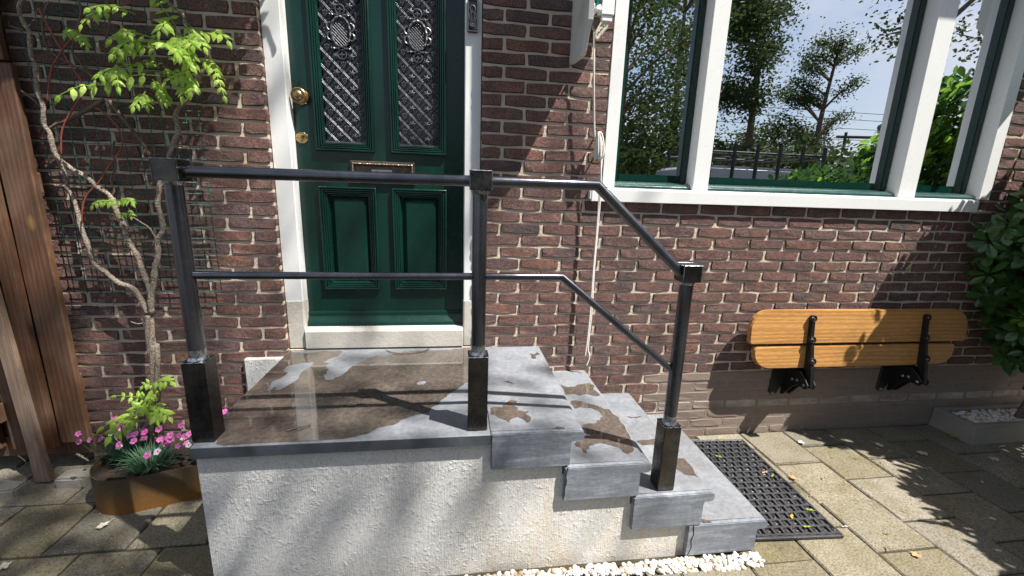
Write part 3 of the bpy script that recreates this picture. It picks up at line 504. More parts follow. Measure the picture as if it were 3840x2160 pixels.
rest = {'brick': MB(), 'brick_s': MB()}
for n, (sc, cx, zc, L_, mt, sd_, dy, rot) in enumerate(items):
    L2 = round(L_*100)/100; me = brick_mesh(L2, sd_, mt); fx = L_/L2
    yb = (.0 if mt == 'brick' else .0006)+dy*(1 if mt == 'brick' else .25)
    if n < 300 and sc > 0: link('brick', me, wall, (cx, yb, zc), (0, rot, 0), (fx, 1, 1))
    else:
        MX = Matrix.Translation((cx, yb, zc)) @ Matrix.Rotation(rot, 4, 'Y') @ Matrix.Diagonal((fx, 1, 1, 1))
        rest[mt].add([MX @ v.co for v in me.vertices], [tuple(p.vertices) for p in me.polygons])
bw = stuff(rest['brick'].build('brickwork', [M['brick'], M['brick_e']], wall))
for p in bw.data.polygons:
    if 10 <= p.index % 21 < 20: p.material_index = 1
stuff(rest['brick_s'].build('slurried_brickwork', M['brick_s'], wall))

MB().prism([(-1.792,1.502),(-1.779,1.498),(-1.771,1.507),(-1.766,1.523),(-1.770,1.533),(-1.781,1.534),(-1.788,1.526),(-1.794,1.514)], 'y', -.0042, -.001).build('paint_splash', M['paper'], wall)
# ================================================================ stoop
stoop = thing('stone_stoop', 'rendered stoop with bluestone landing and four treads descending to the right', 'stoop')
xL = (-.653,-.374,-.088,.160); xR = (-.357,-.072,.212,.473); xN = (-.306,-.026,.257,.517); TZ = (.605,.453,.301,.150); ZB = (.459,.307,.151,.003)
YF, YP = -.872, -.850
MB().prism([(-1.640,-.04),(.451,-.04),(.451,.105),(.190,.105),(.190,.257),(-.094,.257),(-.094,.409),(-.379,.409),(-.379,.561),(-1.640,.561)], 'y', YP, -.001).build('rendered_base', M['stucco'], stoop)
MB().box(-1.643, -.6565, YF, -.0005, .5625, .605).build('landing_slab', M['stone'], stoop, bevel=.003, seg=1)
MB().box(-1.6432, -.6563, YF-.0006, YF+.004, .5625, .6005).build('slab_edge', M['stone_shade'], stoop)  # thin strip with the front edge's shade put into its colour
def nose(xn, zt, r=.0215, n=8):
    return [(xn-r+r*math.sin(PI*(1-i/n)), zt-r-r*math.cos(PI*(1-i/n))*-1*-1) for i in range(n+1)]
def prof(xl, xn, zt, r=.0215):
    pts = [(xl, zt-2*r)]
    for i in range(9):
        a = -PI/2+PI*i/8; pts.append((xn-r+r*math.cos(a), zt-r+r*math.sin(a)))
    pts.append((xl, zt)); return pts
for k in range(4):
    x_l = -.6545 if k == 0 else xR[k-1]+.001
    MB().prism(prof(x_l, xN[k], TZ[k]), 'y', YP+.0006, -.0005).build('tread', M['stone'], stoop, smooth=True, bevel=.0015, seg=1)
    r = .0215; P = [(xL[k], ZB[k]), (xR[k], ZB[k]), (xR[k], TZ[k]-2*r-.001)]
    for i in range(9):
        a = -PI/2+PI*i/8; P.append((xN[k]-r+r*math.cos(a), TZ[k]-r-.0006+r*math.sin(a)))
    P.append((xL[k], TZ[k]-.0006))
    MB().prism(P, 'y', YF, YP).build('side_panel', M['stone_side'], stoop, bevel=.0032, seg=2)
    MB().box(xR[k]-.0205, xR[k]-.0005, YP+.001, -.001, (TZ[k+1] if k < 3 else .0)-.02, TZ[k]-2*r-.0005).build('riser', M['stone_side'], stoop)
# cracks and mortar at the joints of the side panels
for pts in ([(-.363,.452),(-.369,.42),(-.366,.39),(-.371,.36),(-.370,.33)], [(.180,.149),(.186,.11),(.178,.08),(.184,.05),(.172,.01)]):
    m_ = MB(); m_.tube([(x, YF-.0004, z) for x, z in pts], [.0022,.0016,.0024,.0015,.0018], 5); m_.build('joint_crack', M['dark'], stoop)
# water left on the slabs
for n, (nm_, zt, outer, holes) in enumerate(PUD):
    rr = random.Random(n)
    def rough_poly(pl, amp=.006):
        out = []
        m = len(pl)
        for i in range(m):
            a = Vector((*pl[i], 0)); b = Vector((*pl[(i+1) % m], 0)); L_ = (b-a).length; s = max(1, int(L_/.016))
            nn = Vector((-(b-a).y, (b-a).x, 0)).normalized() if L_ > 1e-6 else Vector((0,0,0))
            edge = (min(a.y, b.y) < -.858) or (max(a.x, b.x) < -1.625) or L_ < .012
            for k in range(s):
                p = a.lerp(b, k/s); f = 0 if (edge or (k == 0 and s == 1)) else amp*noise.noise(Vector((p.x*60, p.y*60, n*3.1)))*1.6+amp*.6*noise.noise(Vector((p.x*190, p.y*190, n)))
                p = p+nn*f; out.append((max(-1.638, p.x), max(-.869, min(-.004, p.y))))
        return out
    loops = [rough_poly(outer)]+[rough_poly(h, .004) for h in holes]
    v3 = [[Vector((x, y, 0)) for x, y in lp] for lp in loops]
    tri = tessellate_polygon(v3); fl = [p for lp in v3 for p in lp]
    m_ = MB(); m_.add([(p.x, p.y, zt+.0012) for p in fl], [tuple(t) for t in tri])
    o = m_.build('wet_patch', M['wet'], stoop, recalc=True)
    if o.data.polygons and sum(p.normal.z*p.area for p in o.data.polygons) < 0: o.data.flip_normals()
    if n == 0: o['label'] = 'large glossy puddle spread over the landing slab'
# white rendered block beside the landing
tag(MB().box(-1.858, -1.646, -.028, .004, .12, .571).build('rendered_block', M['stucco'], None, bevel=.004), 'white rendered block against the bricks left of the landing', 'block')

# ================================================================ door frame, threshold
df = thing('door_frame', 'white painted door frame on chiselled stone feet around the green door', 'door frame')
FY = .03
for side, (a, b) in (('l', (DL+.001, -1.566)), ('r', (-.738, DR-.001))):
    P = [(a, FY), (b-.004 if side == 'l' else b, FY), (b, FY+.006) if side == 'l' else (b, FY), (b, .145), (a, .145)]
    if side == 'r': P = [(a, FY+.006), (a+.004, FY), (b, FY), (b, .145), (a, .145)]
    MB().prism(P, 'z', .866, 2.80).build('jamb', M['white'], df)
    MB().prism([(x+(-.0015 if x == a and side == 'r' else .0015 if (x >= b-.005 and side == 'l') else 0), y-.004 if y < .1 else y) for x, y in P], 'z', .606, .8655).build('stone_foot', M['plinth'], df, bevel=.003, seg=1)
MB().box(-1.5655, -.7385, FY, .145, 2.70, 2.80).build('head', M['white'], df)
MB().prism([(.012,.607),(.012,.700),(.022,.712),(.16,.722),(.16,.607)], 'x', -1.5645, -.7395).build('threshold', M['plinth'], df, bevel=.002, seg=1)
MB().box(DL+.0005, DR-.0005, .146, .16, .6, 2.82).build('backing', M['dark'], df)

# ================================================================ door
door = thing('front_door', 'dark green panelled front door with two iron-grilled windows and brass fittings', 'door', (0, 0, 0))
DY = .10
def sweep_rect(x0, x1, z0, z1, prof_, y0):
    """mitred moulding: prof_ = (inset, height) pairs from outer edge inwards"""
    m_ = MB(); vs = []; n = len(prof_)
    for ins, h in prof_:
        vs += [(x0+ins, y0-h, z0+ins), (x1-ins, y0-h, z0+ins), (x1-ins, y0-h, z1-ins), (x0+ins, y0-h, z1-ins)]
    fs = []
    for i in range(n-1):
        for k in range(4):
            k2 = (k+1) % 4; fs.append((i*4+k, i*4+k2, (i+1)*4+k2, (i+1)*4+k))
    return m_.add(vs, fs)
GX = ((-1.470,-1.188), (-1.108,-.829)); PX = ((-1.470,-1.186), (-1.108,-.827)); GZ = (1.622, 2.62); PZ = (.912, 1.450)
# leaf built from stiles and rails so that the openings are real
lf = MB(); lf.box(-1.572,-1.430,DY,DY+.04,.724,2.70); lf.box(-1.2285,-1.069,DY,DY+.04,.724,2.70); lf.box(-.868,-.7345,DY,DY+.04,.724,2.70)
for a, b in ((-1.430,-1.2285),(-1.069,-.868)):
    lf.box(a,b,DY,DY+.04,.724,.952); lf.box(a,b,DY,DY+.04,1.410,1.662); lf.box(a,b,DY,DY+.04,2.58,2.70)
lf.build('door_leaf', M['green'], door)
def bead(c, h, r, n=6): return [(c-r*math.cos(PI*i/n), h+r*math.sin(PI*i/n)) for i in range(n+1)]
PROF = [(0,0),(0,.0135)]+bead(.0055,.0145,.0050)+[(.0112,.0125)]+bead(.0165,.0115,.0042)+[(.0215,.0085)]+bead(.0262,.0075,.0036)+[(.0305,.0035)]+bead(.0350,.0020,.0034)+[(.0400,-.003),(.0425,-.008),(.0430,-.02)]
for (a, b) in GX:
    sweep_rect(a, b, *GZ, PROF, DY).build('glazing_moulding', M['green'], door, smooth=True)
    MB().box(a+.03, b-.03, DY+.030, DY+.036, GZ[0]+.03, GZ[1]-.03).build('pane', M['dark'], door)
for (a, b) in PX:
    sweep_rect(a, b, *PZ, PROF, DY).build('panel_moulding', M['green'], door, smooth=True)
    f = sweep_rect(a+.036, b-.036, PZ[0]+.036, PZ[1]-.036, [(0,-.019),(.012,-.019),(.016,-.016),(.030,-.006),(.034,-.003)], DY)
    f.add([(a+.07,DY+.003,PZ[0]+.07),(b-.07,DY+.003,PZ[0]+.07),(b-.07,DY+.003,PZ[1]-.07),(a+.07,DY+.003,PZ[1]-.07)], [(0,1,2,3)])
    f.build('raised_panel', M['green'], door)
MB().prism([(DY-.001,.792),(DY-.008,.790),(DY-.012,.778),(DY-.010,.765),(DY-.020,.750),(DY-.034,.738),(DY-.040,.726),(DY-.038,.712),(DY-.001,.712)], 'x', -1.569, -.740).build('weather_board', M['green'], door, smooth=True)
# cast iron grilles
def ring(m_, cx, cz_, rx, rz, y, t, n=18, twist=0):
    pts = [(cx+rx*math.cos(2*PI*i/n), y+(twist*(i % 2)), cz_+rz*math.sin(2*PI*i/n)) for i in range(n+1)]
    m_.tube(pts, [t*(1+.3*(i % 2)) if twist else t for i in range(n+1)], 5)
for gi, (a, b) in enumerate(GX):
    gr = MB(); x0, x1 = a+.040, b-.040; z0, z1 = GZ[0]+.042, GZ[1]-.042; y = DY+.018
    cxm = (x0+x1)/2; zc0 = 1.992; pit = .0735; ox = -1.358 if gi == 0 else -1.000
    OV = (cxm+.002, 2.172 if gi == 0 else 2.180)
    def blocked(x, z): return ((x-OV[0])/.058)**2+((z-OV[1])/.078)**2 < 1 or (abs(x-OV[0]) < .03 and abs(abs(z-OV[1])-.098) < .028)
    for sgn in (1, -1):                       # double diagonal bars
        for n in range(-14, 24):
            c = (zc0 - sgn*ox + pit/2) + n*pit
            for d in (-.0029, .0029):
                run = []
                N = 60
                for i in range(N+1):
                    x = x0+(x1-x0)*i/N; z = c+sgn*x+d*1.414
                    ok = z0 < z < z1 and not blocked(x, z)
                    if ok: run.append((x, y, z))
                    if (not ok or i == N) and run:
                        if len(run) > 2: gr.tube([run[0], run[-1]], .00115, 4)
                        run = []
    for i in range(-5, 6):
        for j in range(-8, 12):
            sx, sz = ox+i*pit, zc0+j*pit
            if x0+.006 < sx < x1-.006 and z0+.008 < sz < z1 and not blocked(sx, sz):      # star flower
                for p in range(6):
                    an = p*PI/3+.2; gr.add([(sx, y-.006, sz), (sx+.011*math.cos(an-.3), y-.002, sz+.011*math.sin(an-.3)), (sx+.019*math.cos(an), y, sz+.019*math.sin(an)), (sx+.011*math.cos(an+.3), y-.002, sz+.011*math.sin(an+.3))], [(0,1,2,3)])
                gr.blob((sx, y-.006, sz), (.0045,.004,.0045), 1, 0, 6, 4)
            sx, sz = sx+pit/2, sz+pit/2
            if x0+.006 < sx < x1-.006 and z0+.008 < sz < z1 and not blocked(sx, sz):      # crown motif
                for dx, dz, r_ in ((-.009,.008,.0034),(0,.011,.0036),(.009,.008,.0034),(-.006,-.004,.003),(.006,-.004,.003),(0,-.011,.0032)):
                    gr.blob((sx+dx, y-.003, sz+dz), (r_,.005,r_), 2, 0, 6, 4)
                gr.box(sx-.010, sx+.010, y-.004, y+.001, sz+.0015, sz+.0035)
    # wreath with small lattice
    ring(gr, OV[0], OV[1], .044, .066, y-.004, .0042, 28, -.002)
    for s_ in (1, -1):
        for n in range(-8, 9):
            run = [(OV[0]+t*.002, y, OV[1]+s_*t*.002+n*.0145) for t in range(-26, 27)]
            run = [p for p in run if ((p[0]-OV[0])/.043)**2+((p[2]-OV[1])/.065)**2 < 1]
            if len(run) > 3: gr.tube([run[0], run[-1]], .0015, 4)
    for dz in (.098, -.098):
        ring(gr, OV[0], OV[1]+dz, .021, .021, y-.003, .0024, 16)
        for p in range(4):
            an = p*PI/2; gr.add([(OV[0], y-.008, OV[1]+dz), (OV[0]+.005*math.cos(an-.8), y-.002, OV[1]+dz+.005*math.sin(an-.8)), (OV[0]+.016*math.cos(an), y-.002, OV[1]+dz+.016*math.sin(an)), (OV[0]+.005*math.cos(an+.8), y-.002, OV[1]+dz+.005*math.sin(an+.8))], [(0,1,2,3)])
        for s_ in (1, -1):
            gr.tube([(OV[0]+s_*.022, y, OV[1]+dz), (OV[0]+s_*.04, y, OV[1]+dz)], .0018, 4)
            for k in range(4): gr.blob((OV[0]+s_*(.014+.011*k), y-.004, OV[1]+dz*(.74-.04*k)+(.004*k if dz > 0 else -.004*k)), (.007,.005,.005), k, .3, 6, 4)
    for s_ in (1, -1):
        for t_ in (1, -1):
            pts = [(OV[0]+s_*(.046+.017*math.sin(v)), y-.005, OV[1]+t_*(.004+.034*(1-math.cos(v))/2)) for v in [PI*i/8 for i in range(9)]]
            gr.tube(pts, [.002,.003,.004,.0045,.0045,.004,.0036,.003,.0045], 6)
    gr.box(x0-.002, x1+.002, y-.004, y+.004, z0-.004, z0+.007)
    stuff(gr.build('iron_grille', M['iron'], door))
# brass knob, key plate, letter plate
kn = MB(); kn.lathe([(.034,0),(.036,.003),(.033,.007),(.018,.010),(.013,.016),(.013,.030),(.020,.034),(.031,.038),(.0345,.042),(.0345,.045),(.032,.047)], 28, (-1.524, DY, 1.868), 'y'); kb = kn.build('knob', M['brass'], door, smooth=True)
q_ = MB(); q_.lathe([(.0315,.0475),(.030,.0495),(.022,.0500),(.0205,.0488)], 28, (-1.524, DY, 1.868), 'y')
q_.build('engraved_ring', M['brass_dull'], kb, smooth=True)
q_ = MB(); q_.lathe([(.0215,.0485),(.020,.053),(.015,.057),(.008,.0585),(.001,.059)], 24, (-1.524, DY, 1.868), 'y')
for i in range(36):
    an = 2*PI*i/36; q_.blob((-1.524+.0318*math.cos(an), DY-.049, 1.868+.0318*math.sin(an)), (.0018,.0018,.0018), 1, 0, 5, 3)
q_.build('knob_boss', M['brass'], kb, smooth=True)
P = [(-.028,.013),(-.0245,.014),(-.022,.0185),(-.016,.0205),(-.012,.026),(.012,.026),(.016,.0205),(.022,.0185),(.0245,.014),(.028,.013)]
P = P+[(x, -z) for x, z in P[::-1]]
ky = MB(); ky.prism([(x-1.533, z+1.680) for x, z in P], 'y', DY-.0045, DY-.0005); kp = ky.build('key_plate', M['brass'], door, bevel=.001, seg=1)
q_ = MB(); q_.lathe([(.0088,0),(.0088,.008),(.007,.009)], 16, (-1.533, DY-.004, 1.688), 'y'); q_.box(-1.5375,-1.5285,DY-.0115,DY-.004,1.664,1.688); q_.build('lock_cylinder', M['brass'], kp, smooth=True)
q_ = MB(); [q_.lathe([(.0028,0),(.0024,.0012)], 8, (-1.533+s_*.021, DY-.0045, 1.680), 'y') for s_ in (1,-1)]; q_.box(-1.5338,-1.5322,DY-.0137,DY-.0128,1.684,1.692); stuff(q_.build('screw_holes', M['ink'], kp))
lp = sweep_rect(-1.309, -.990, 1.470, 1.580, [(0,0),(0,.012),(.003,.015),(.006,.014),(.008,.018),(.014,.020),(.019,.014),(.021,.006),(.024,.004)], DY).build('letter_plate', M['brass_dull'], door)
q_ = MB()
for i in range(40): q_.blob((-1.297+.294*i/39, DY-.018, 1.567), (.005,.003,.003), i, .2, 6, 4)
for z_ in range(12):
    for xx in (-1.2965, -1.0025): q_.blob((xx, DY-.018, 1.483+.0076*z_), (.003,.003,.005), z_, .2, 6, 4)
stuff(q_.build('rope_border', M['brass_pale'], lp, smooth=True))
MB().box(-1.286,-1.013,DY-.006,DY-.001,1.493,1.557).build('flap', M['brass_dull'], lp, bevel=.002)
MB().box(-1.2065,-1.105,DY-.0068,DY-.0061,1.503,1.5405).build('sticker', M['paper'], lp)
def text(body, size, x, z, y, parent, name='lettering'):
    c = bpy.data.curves.new('t', 'FONT'); c.body = body; c.size = size; c.offset = size*.012
    o = bpy.data.objects.new('t', c); COL.objects.link(o); bpy.context.view_layer.update()
    dg = bpy.context.evaluated_depsgraph_get(); me = bpy.data.meshes.new_from_object(o.evaluated_get(dg))
    bpy.data.objects.remove(o); me.materials.clear(); me.materials.append(M['ink']); ob = link(name, me, parent, (x, y, z), (PI/2, 0, 0)); return ob
text('NEE', .0165, -1.2045, 1.5215, DY-.0072, lp); text('NEE', .0165, -1.136, 1.5215, DY-.0072, lp)
for z_ in (1.531, 1.5275, 1.524): MB().box(-1.173,-1.139,DY-.00715,DY-.0069,z_-.0006,z_+.0006).build('small_print', M['ink'], lp)

# door bell on the right jamb
bell = thing('doorbell', 'ornate cast iron doorbell plate on the white right jamb', 'doorbell', (0,0,0))
bx0, bx1, bz0, bz1 = -.7275, -.6775, 2.185, 2.325
MB().box(bx0, bx1, FY-.016, FY-.0005, bz0, bz1).build('plate', M['black'], bell, bevel=.003)
sweep_rect(bx0+.001, bx1-.001, bz0+.001, bz1-.001, [(0,.016),(.001,.0195),(.004,.0195),(.005,.0165)], FY).build('rim', M['iron'], bell)
cx = (bx0+bx1)/2
q_ = MB(); ring(q_, cx, 2.282, .0125, .0155, FY-.018, .0018, 16)
for s_ in (1, -1):
    q_.tube([(cx+s_*.012, FY-.018, 2.268), (cx+s_*.017, FY-.018, 2.250), (cx+s_*.011, FY-.018, 2.232)], .0017, 5)
    q_.tube([(cx+s_*.006, FY-.018, 2.266), (cx+s_*.009, FY-.018, 2.250), (cx+s_*.005, FY-.018, 2.236)], .0014, 5)
for i in range(7):
    an = PI*1.15+PI*.7*i/6; q_.tube([(cx+.016*math.cos(an), FY-.0175, 2.218+.016*math.sin(an)), (cx+.024*math.cos(an), FY-.0175, 2.218+.024*math.sin(an))], .0012, 4)
stuff(q_.build('relief_ornament', M['iron'], bell, smooth=True))
q_ = MB(); q_.lathe([(.0135,0),(.0135,.006),(.0115,.006),(.0105,.002),(.004,.0035),(.001,.004)], 20, (cx, FY-.0165, 2.218), 'y'); q_.build('push_button', M['iron'], bell, smooth=True)

# ================================================================ window
win = thing('front_window', 'wide white framed window of three lights with dark green sashes', 'window')
ZS, ZW = 1.49, 2.92
MB().box(WL+.0005, .052, -.004, .14, ZS+.001, ZW).build('left_stile', M['white'], win, bevel=.002, seg=1)
MB().box(.495, .584, -.004, .14, ZS+.001, ZW).build('mullion', M['white'], win, bevel=.002, seg=1)
MB().box(1.775, 1.890, -.004, .14, ZS+.001, ZW).build('mullion', M['white'], win, bevel=.002, seg=1)
MB().box(2.335, WR-.0005, -.004, .14, ZS+.001, ZW).build('right_stile', M['white'], win, bevel=.002, seg=1)
MB().box(WL+.001, WR-.001, -.006, .14, ZW+.0005, ZW+.03).build('head', M['white'], win)
MB().prism([(-.031,1.416),(-.031,1.478),(-.026,1.486),(.02,1.490),(.14,1.4905),(.14,1.416)], 'x', -.076, 2.31).build('sill', M['white'], win, bevel=.002, seg=1)
MB().box(-.088, -.0765, -.030, .004, 1.425, 1.475).build('sill_end', M['white_old'], win, bevel=.003)
for n, (a, b) in enumerate(((.0525,.4945),(.5845,1.7745),(1.8905,2.3345))):
    sh = thing('sash', '', ''); del sh['label'], sh['category']; sh.parent = win
    sy = .070
    MB().box(a, a+.042, sy, .125, 1.53, ZW).build('sash_stile', M['green'], sh, bevel=.004)
    MB().box(b-.042, b, sy, .125, 1.53, ZW).build('sash_stile', M['green'], sh, bevel=.004)
    MB().box(a+.0422, b-.0422, sy, .125, 1.527, 1.566).build('bottom_rail', M['green'], sh, bevel=.004)
    MB().prism([(.012,1.4912),(.012,1.502),(.020,1.512),(.045,1.522),(.069,1.5285),(.125,1.5285),(.125,1.4912)], 'x', a+.0005, b-.0005).build('weather_bar', M['green_sky'], sh, smooth=True)  # bar's paler base colour imitates the sky's reflection on green paint
    MB().box(a+.041, b-.041, .094, .098, 1.563, ZW-.001).build('pane', M['glass'], sh)
# dim room behind the glass
rm = MB(); rm.add([(-.4,.30,.6),(3.2,.30,.6),(3.2,4.2,.6),(-.4,4.2,.6),(-.4,.30,3.1),(3.2,.30,3.1),(3.2,4.2,3.1),(-.4,4.2,3.1)], [(0,1,2,3),(4,7,6,5),(1,5,6,2),(2,6,7,3),(3,7,4,0)])
struct(rm.build('room', M['room']))
bl = thing('window_blind', 'green slatted blind half lowered inside the middle window', 'blind')
q_ = MB()
for i in range(46): q_.box(.66, 1.70, .17, .178, 1.96+.021*i, 1.972+.021*i)
stuff(q_.build('slats', M['blind'], bl)); MB().box(.655, 1.705, .166, .184, 1.925, 1.945).build('bottom_bar', M['blind'], bl)
# ================================================================ handrail
rail = thing('handrail', 'unpainted dark steel handrail with three square-footed posts on the stoop', 'handrail')
RY = -.812
for n, (x, zb, zc0) in enumerate(((-1.613,.6065,1.453),(-.702,.6065,1.453),(.054,.3025,1.155))):
    MB().box(x-.0345, x+.0345, RY-.0345, RY+.0345, zb, zb+.283).build('foot_block', M['steel'], rail, bevel=.002)
    q_ = MB(); q_.lathe([(.0305,0),(.0300,.003),(.0262,.008),(.0252,.012)], 20, (x, RY, zb+.2832)); q_.build('foot_weld', M['weld'], rail, smooth=True)
    q_ = MB(); q_.lathe([(.0246,zb+.286),(.0246,zc0-.004)], 24, (x, RY, 0)); q_.build('post', M['tube'], rail, smooth=True)
    q_ = MB(); q_.lathe([(.0252,zb+.294),(.0249,zb+.30),(.02465,zb+.318)], 24, (x, RY, 0)); q_.build('polished_band', M['weld'], rail, smooth=True)
    q_ = MB(); q_.lathe([(.0255,zc0-.012),(.029,zc0-.003),(.0295,zc0-.0003)], 20, (x, RY, 0)); q_.build('head_weld', M['weld'], rail, smooth=True)
    MB().box(x-.0345, x+.0345, RY-.0345, RY+.0345, zc0, zc0+.063).build('cap_block', M['steel'], rail, bevel=.0025)
    e = .0349
    q_ = MB()
    for a in (-1, 1):
        q_.tube([(x-e, RY+a*e, zc0+.0615), (x+e, RY+a*e, zc0+.0615)], .0016, 5); q_.tube([(x+a*e, RY-e, zc0+.0615), (x+a*e, RY+e, zc0+.0615)], .0016, 5); q_.tube([(x+a*e, RY-e, zc0+.003), (x+a*e, RY-e, zc0+.06)], .0012, 5)
        q_.tube([(x-e, RY+a*e, zb+.2815), (x+e, RY+a*e, zb+.2815)], .0013, 5); q_.tube([(x+a*e, RY-e, zb+.2815), (x+a*e, RY+e, zb+.2815)], .0013, 5)
    stuff(q_.build('ground_edges', M['weld'], rail))
MB().tube([(-1.5785,RY,1.482),(-.7365,RY,1.482)], .0178, 20).build('top_rail', M['tube'], rail, smooth=True)
MB().tube([(-.6675,RY,1.482),(-.310,RY,1.482),(.0255,RY,1.186)], .0172, 20).build('top_rail', M['tube'], rail, smooth=True)
MB().tube([(-1.590,RY,1.168),(-.725,RY,1.168)], .0122, 16).build('lower_rail', M['tube'], rail, smooth=True)
MB().tube([(-.679,RY,1.168),(-.414,RY,1.168),(.038,RY,.805)], .0122, 16).build('lower_rail', M['tube'], rail, smooth=True)

# ================================================================ folding wall bench
bench = thing('wall_bench', 'oiled oak wall bench folded up on two black iron brackets', 'bench')
def slab(xa, xb, za, zb, rad, top):
    P = []; n = 10
    if top:
        P = [(xa+.012, za), (xb-.012, za), (xb, za+.012)]
        P += [(xb-rad+rad*math.cos(PI/2*i/n), zb-rad*.95+rad*.95*math.sin(PI/2*i/n)) for i in range(n+1)]
        P += [(xa+rad-rad*math.sin(PI/2*i/n), zb-rad*.95+rad*.95*math.cos(PI/2*i/n)) for i in range(n+1)]; P += [(xa, za+.012)]
    else:
        P = [(xa, zb-.012)]
        P += [(xa+rad-rad*math.cos(PI/2*i/n), za+rad*.95-rad*.95*math.sin(PI/2*i/n)) for i in range(n+1)]
        P += [(xb-rad+rad*math.sin(PI/2*i/n), za+rad*.95-rad*.95*math.cos(PI/2*i/n)) for i in range(n+1)]
        P += [(xb, zb-.012), (xb-.012, zb), (xa+.012, zb)]
    return P
TILT = -math.atan2(.035, .36); PIV = Vector((1.64, -.105, .48))
def bl_(name, m_, mat, **k):
    o = m_.build(name, mat, bench, **k); o.location = PIV; o.rotation_euler = (TILT, 0, 0); return o
# local frame: x along wall, y outwards negative, z up the tilted seat
bl_('seat_plank', MB().prism(slab(-.735, .735, .150, .352, .115, True), 'y', -.016, .018), M['oak'], bevel=.005)
bl_('seat_plank', MB().prism(slab(-.700, .662, .003, .135, .105, False), 'y', -.016, .018), M['oak'], bevel=.005)
for xa in (-.358, .412):
    q_ = MB(); P = [(-.017,.318),(-.030,.318),(-.037,.29),(-.039,.20),(-.046,.15),(-.058,.05),(-.068,-.02),(-.072,-.10),(-.052,-.112),(-.040,-.05),(-.030,-.01),(-.017,.005)]
    q_.prism(P, 'x', xa-.014, xa+.014); ar = bl_('arm', q_, M['black'], bevel=.003)
    for z_, y_ in ((.305,-.034),(.180,-.043),(.055,-.060)):
        bl_('bolt_boss', MB().lathe([(.0205,-.012),(.0205,.005),(.0165,.007),(.012,.004)], 16, (xa, y_, z_), 'y'), M['black'], smooth=True)
        bl_('bolt', MB().lathe([(.0065,0),(.006,.003),(.002,.0042)], 8, (xa, y_-.004, z_), 'y'), M['weld'], smooth=True)
for xa in (1.285, 2.055):                                     # wall brackets
    P = [(-.001,.47),(-.115,.465),(-.16,.435),(-.19,.40),(-.178,.372),(-.150,.372),(-.120,.378),(-.085,.350),(-.045,.30),(-.022,.268),(-.001,.262)]
    for xb in (xa-.035, xa+.013): MB().prism(P, 'x', xb, xb+.0095).build('bracket_cheek', M['black'], bench, bevel=.002, seg=1)
    q_ = MB(); q_.prism([(xa-.115,.475),(xa-.122,.28),(xa-.105,.262),(xa-.075,.262),(xa-.0355,.33),(xa+.060,.42),(xa+.060,.475)], 'y', -.012, -.001); q_.build('wall_plate', M['black'], bench, bevel=.002, seg=1)
    for (dx, dz) in ((-.098,.275),(.030,.445)): MB().lathe([(.0115,0),(.0115,.007),(.007,.0075),(.0065,.013),(.003,.0135)], 6, (xa+dx, -.012, dz), 'y').build('bolt', M['weld'], bench)
    for (y_, z_) in ((-.078,.396),(-.112,.405),(-.165,.395)): MB().lathe([(.005,-.009),(.0095,-.006),(.0095,0)], 8, (xa-.035, y_, z_), 'x').build('bolt', M['weld'], bench)

# ================================================================ awning gear left of the window
aw = thing('window_awning', 'white boarded awning box with teal cloth hanging beside the window', 'awning')
FX = -.218
MB().prism([(-.001,2.070),(-.195,2.056),(-.212,2.072),(-.240,2.127),(-.262,2.156),(-.283,2.172),(-.284,3.42),(-.001,3.42)], 'x', FX-.010, FX+.014).build('cheek_board', M['white_old'], aw, bevel=.002, seg=1)
MB().prism([(-.001,2.36),(-.20,2.50),(-.283,2.60),(-.284,3.42),(-.001,3.42)], 'x', 2.62, 2.645).build('cheek_board', M['white_old'], aw, bevel=.002, seg=1)
MB().box(FX-.03, 2.66, -.30, -.001, 3.421, 3.445).build('top_board', M['white_old'], aw)
MB().tube([(FX+.03,-.14,3.30),(2.60,-.14,3.30)], .075, 16).build('cloth_roll', M['teal'], aw, smooth=True)
MB().box(FX+.03, 2.60, -.255, -.235, 3.195, 3.27).build('front_bar', M['white_old'], aw, bevel=.004)
MB().box(-.112, -.050, -.095, -.045, 2.268, 3.30).build('guide_housing', M['white'], aw, bevel=.003)
MB().box(-.106, -.056, -.090, -.050, 2.242, 2.2675).build('guide_foot', M['white'], aw, bevel=.003)
q_ = MB(); q_.prism([(-.090,2.262),(-.058,2.246),(-.074,2.214),(-.093,2.190),(-.102,2.172),(-.112,2.164),(-.126,2.168),(-.132,2.182),(-.124,2.204),(-.108,2.232)], 'y', -.082, -.070)
for i in range(4): q_.box(-.117+.011*i, -.110+.011*i, -.088, -.0815, 2.196+.013*i, 2.200+.013*i)
q_.prism([(-.128,2.186),(-.121,2.203),(-.106,2.232),(-.112,2.235),(-.128,2.206),(-.136,2.186)], 'y', -.094, -.082); q_.prism([(-.100,2.180),(-.092,2.197),(-.074,2.222),(-.079,2.226),(-.097,2.200),(-.105,2.184)], 'y', -.094, -.082)
q_.build('toothed_bracket', M['plaster'], aw, bevel=.0015, seg=1)
q_ = MB(); q_.box(-.148,-.112,-.075,-.012,2.20,2.262); q_.build('hinge_plate', M['brass_dull'], aw, bevel=.003)
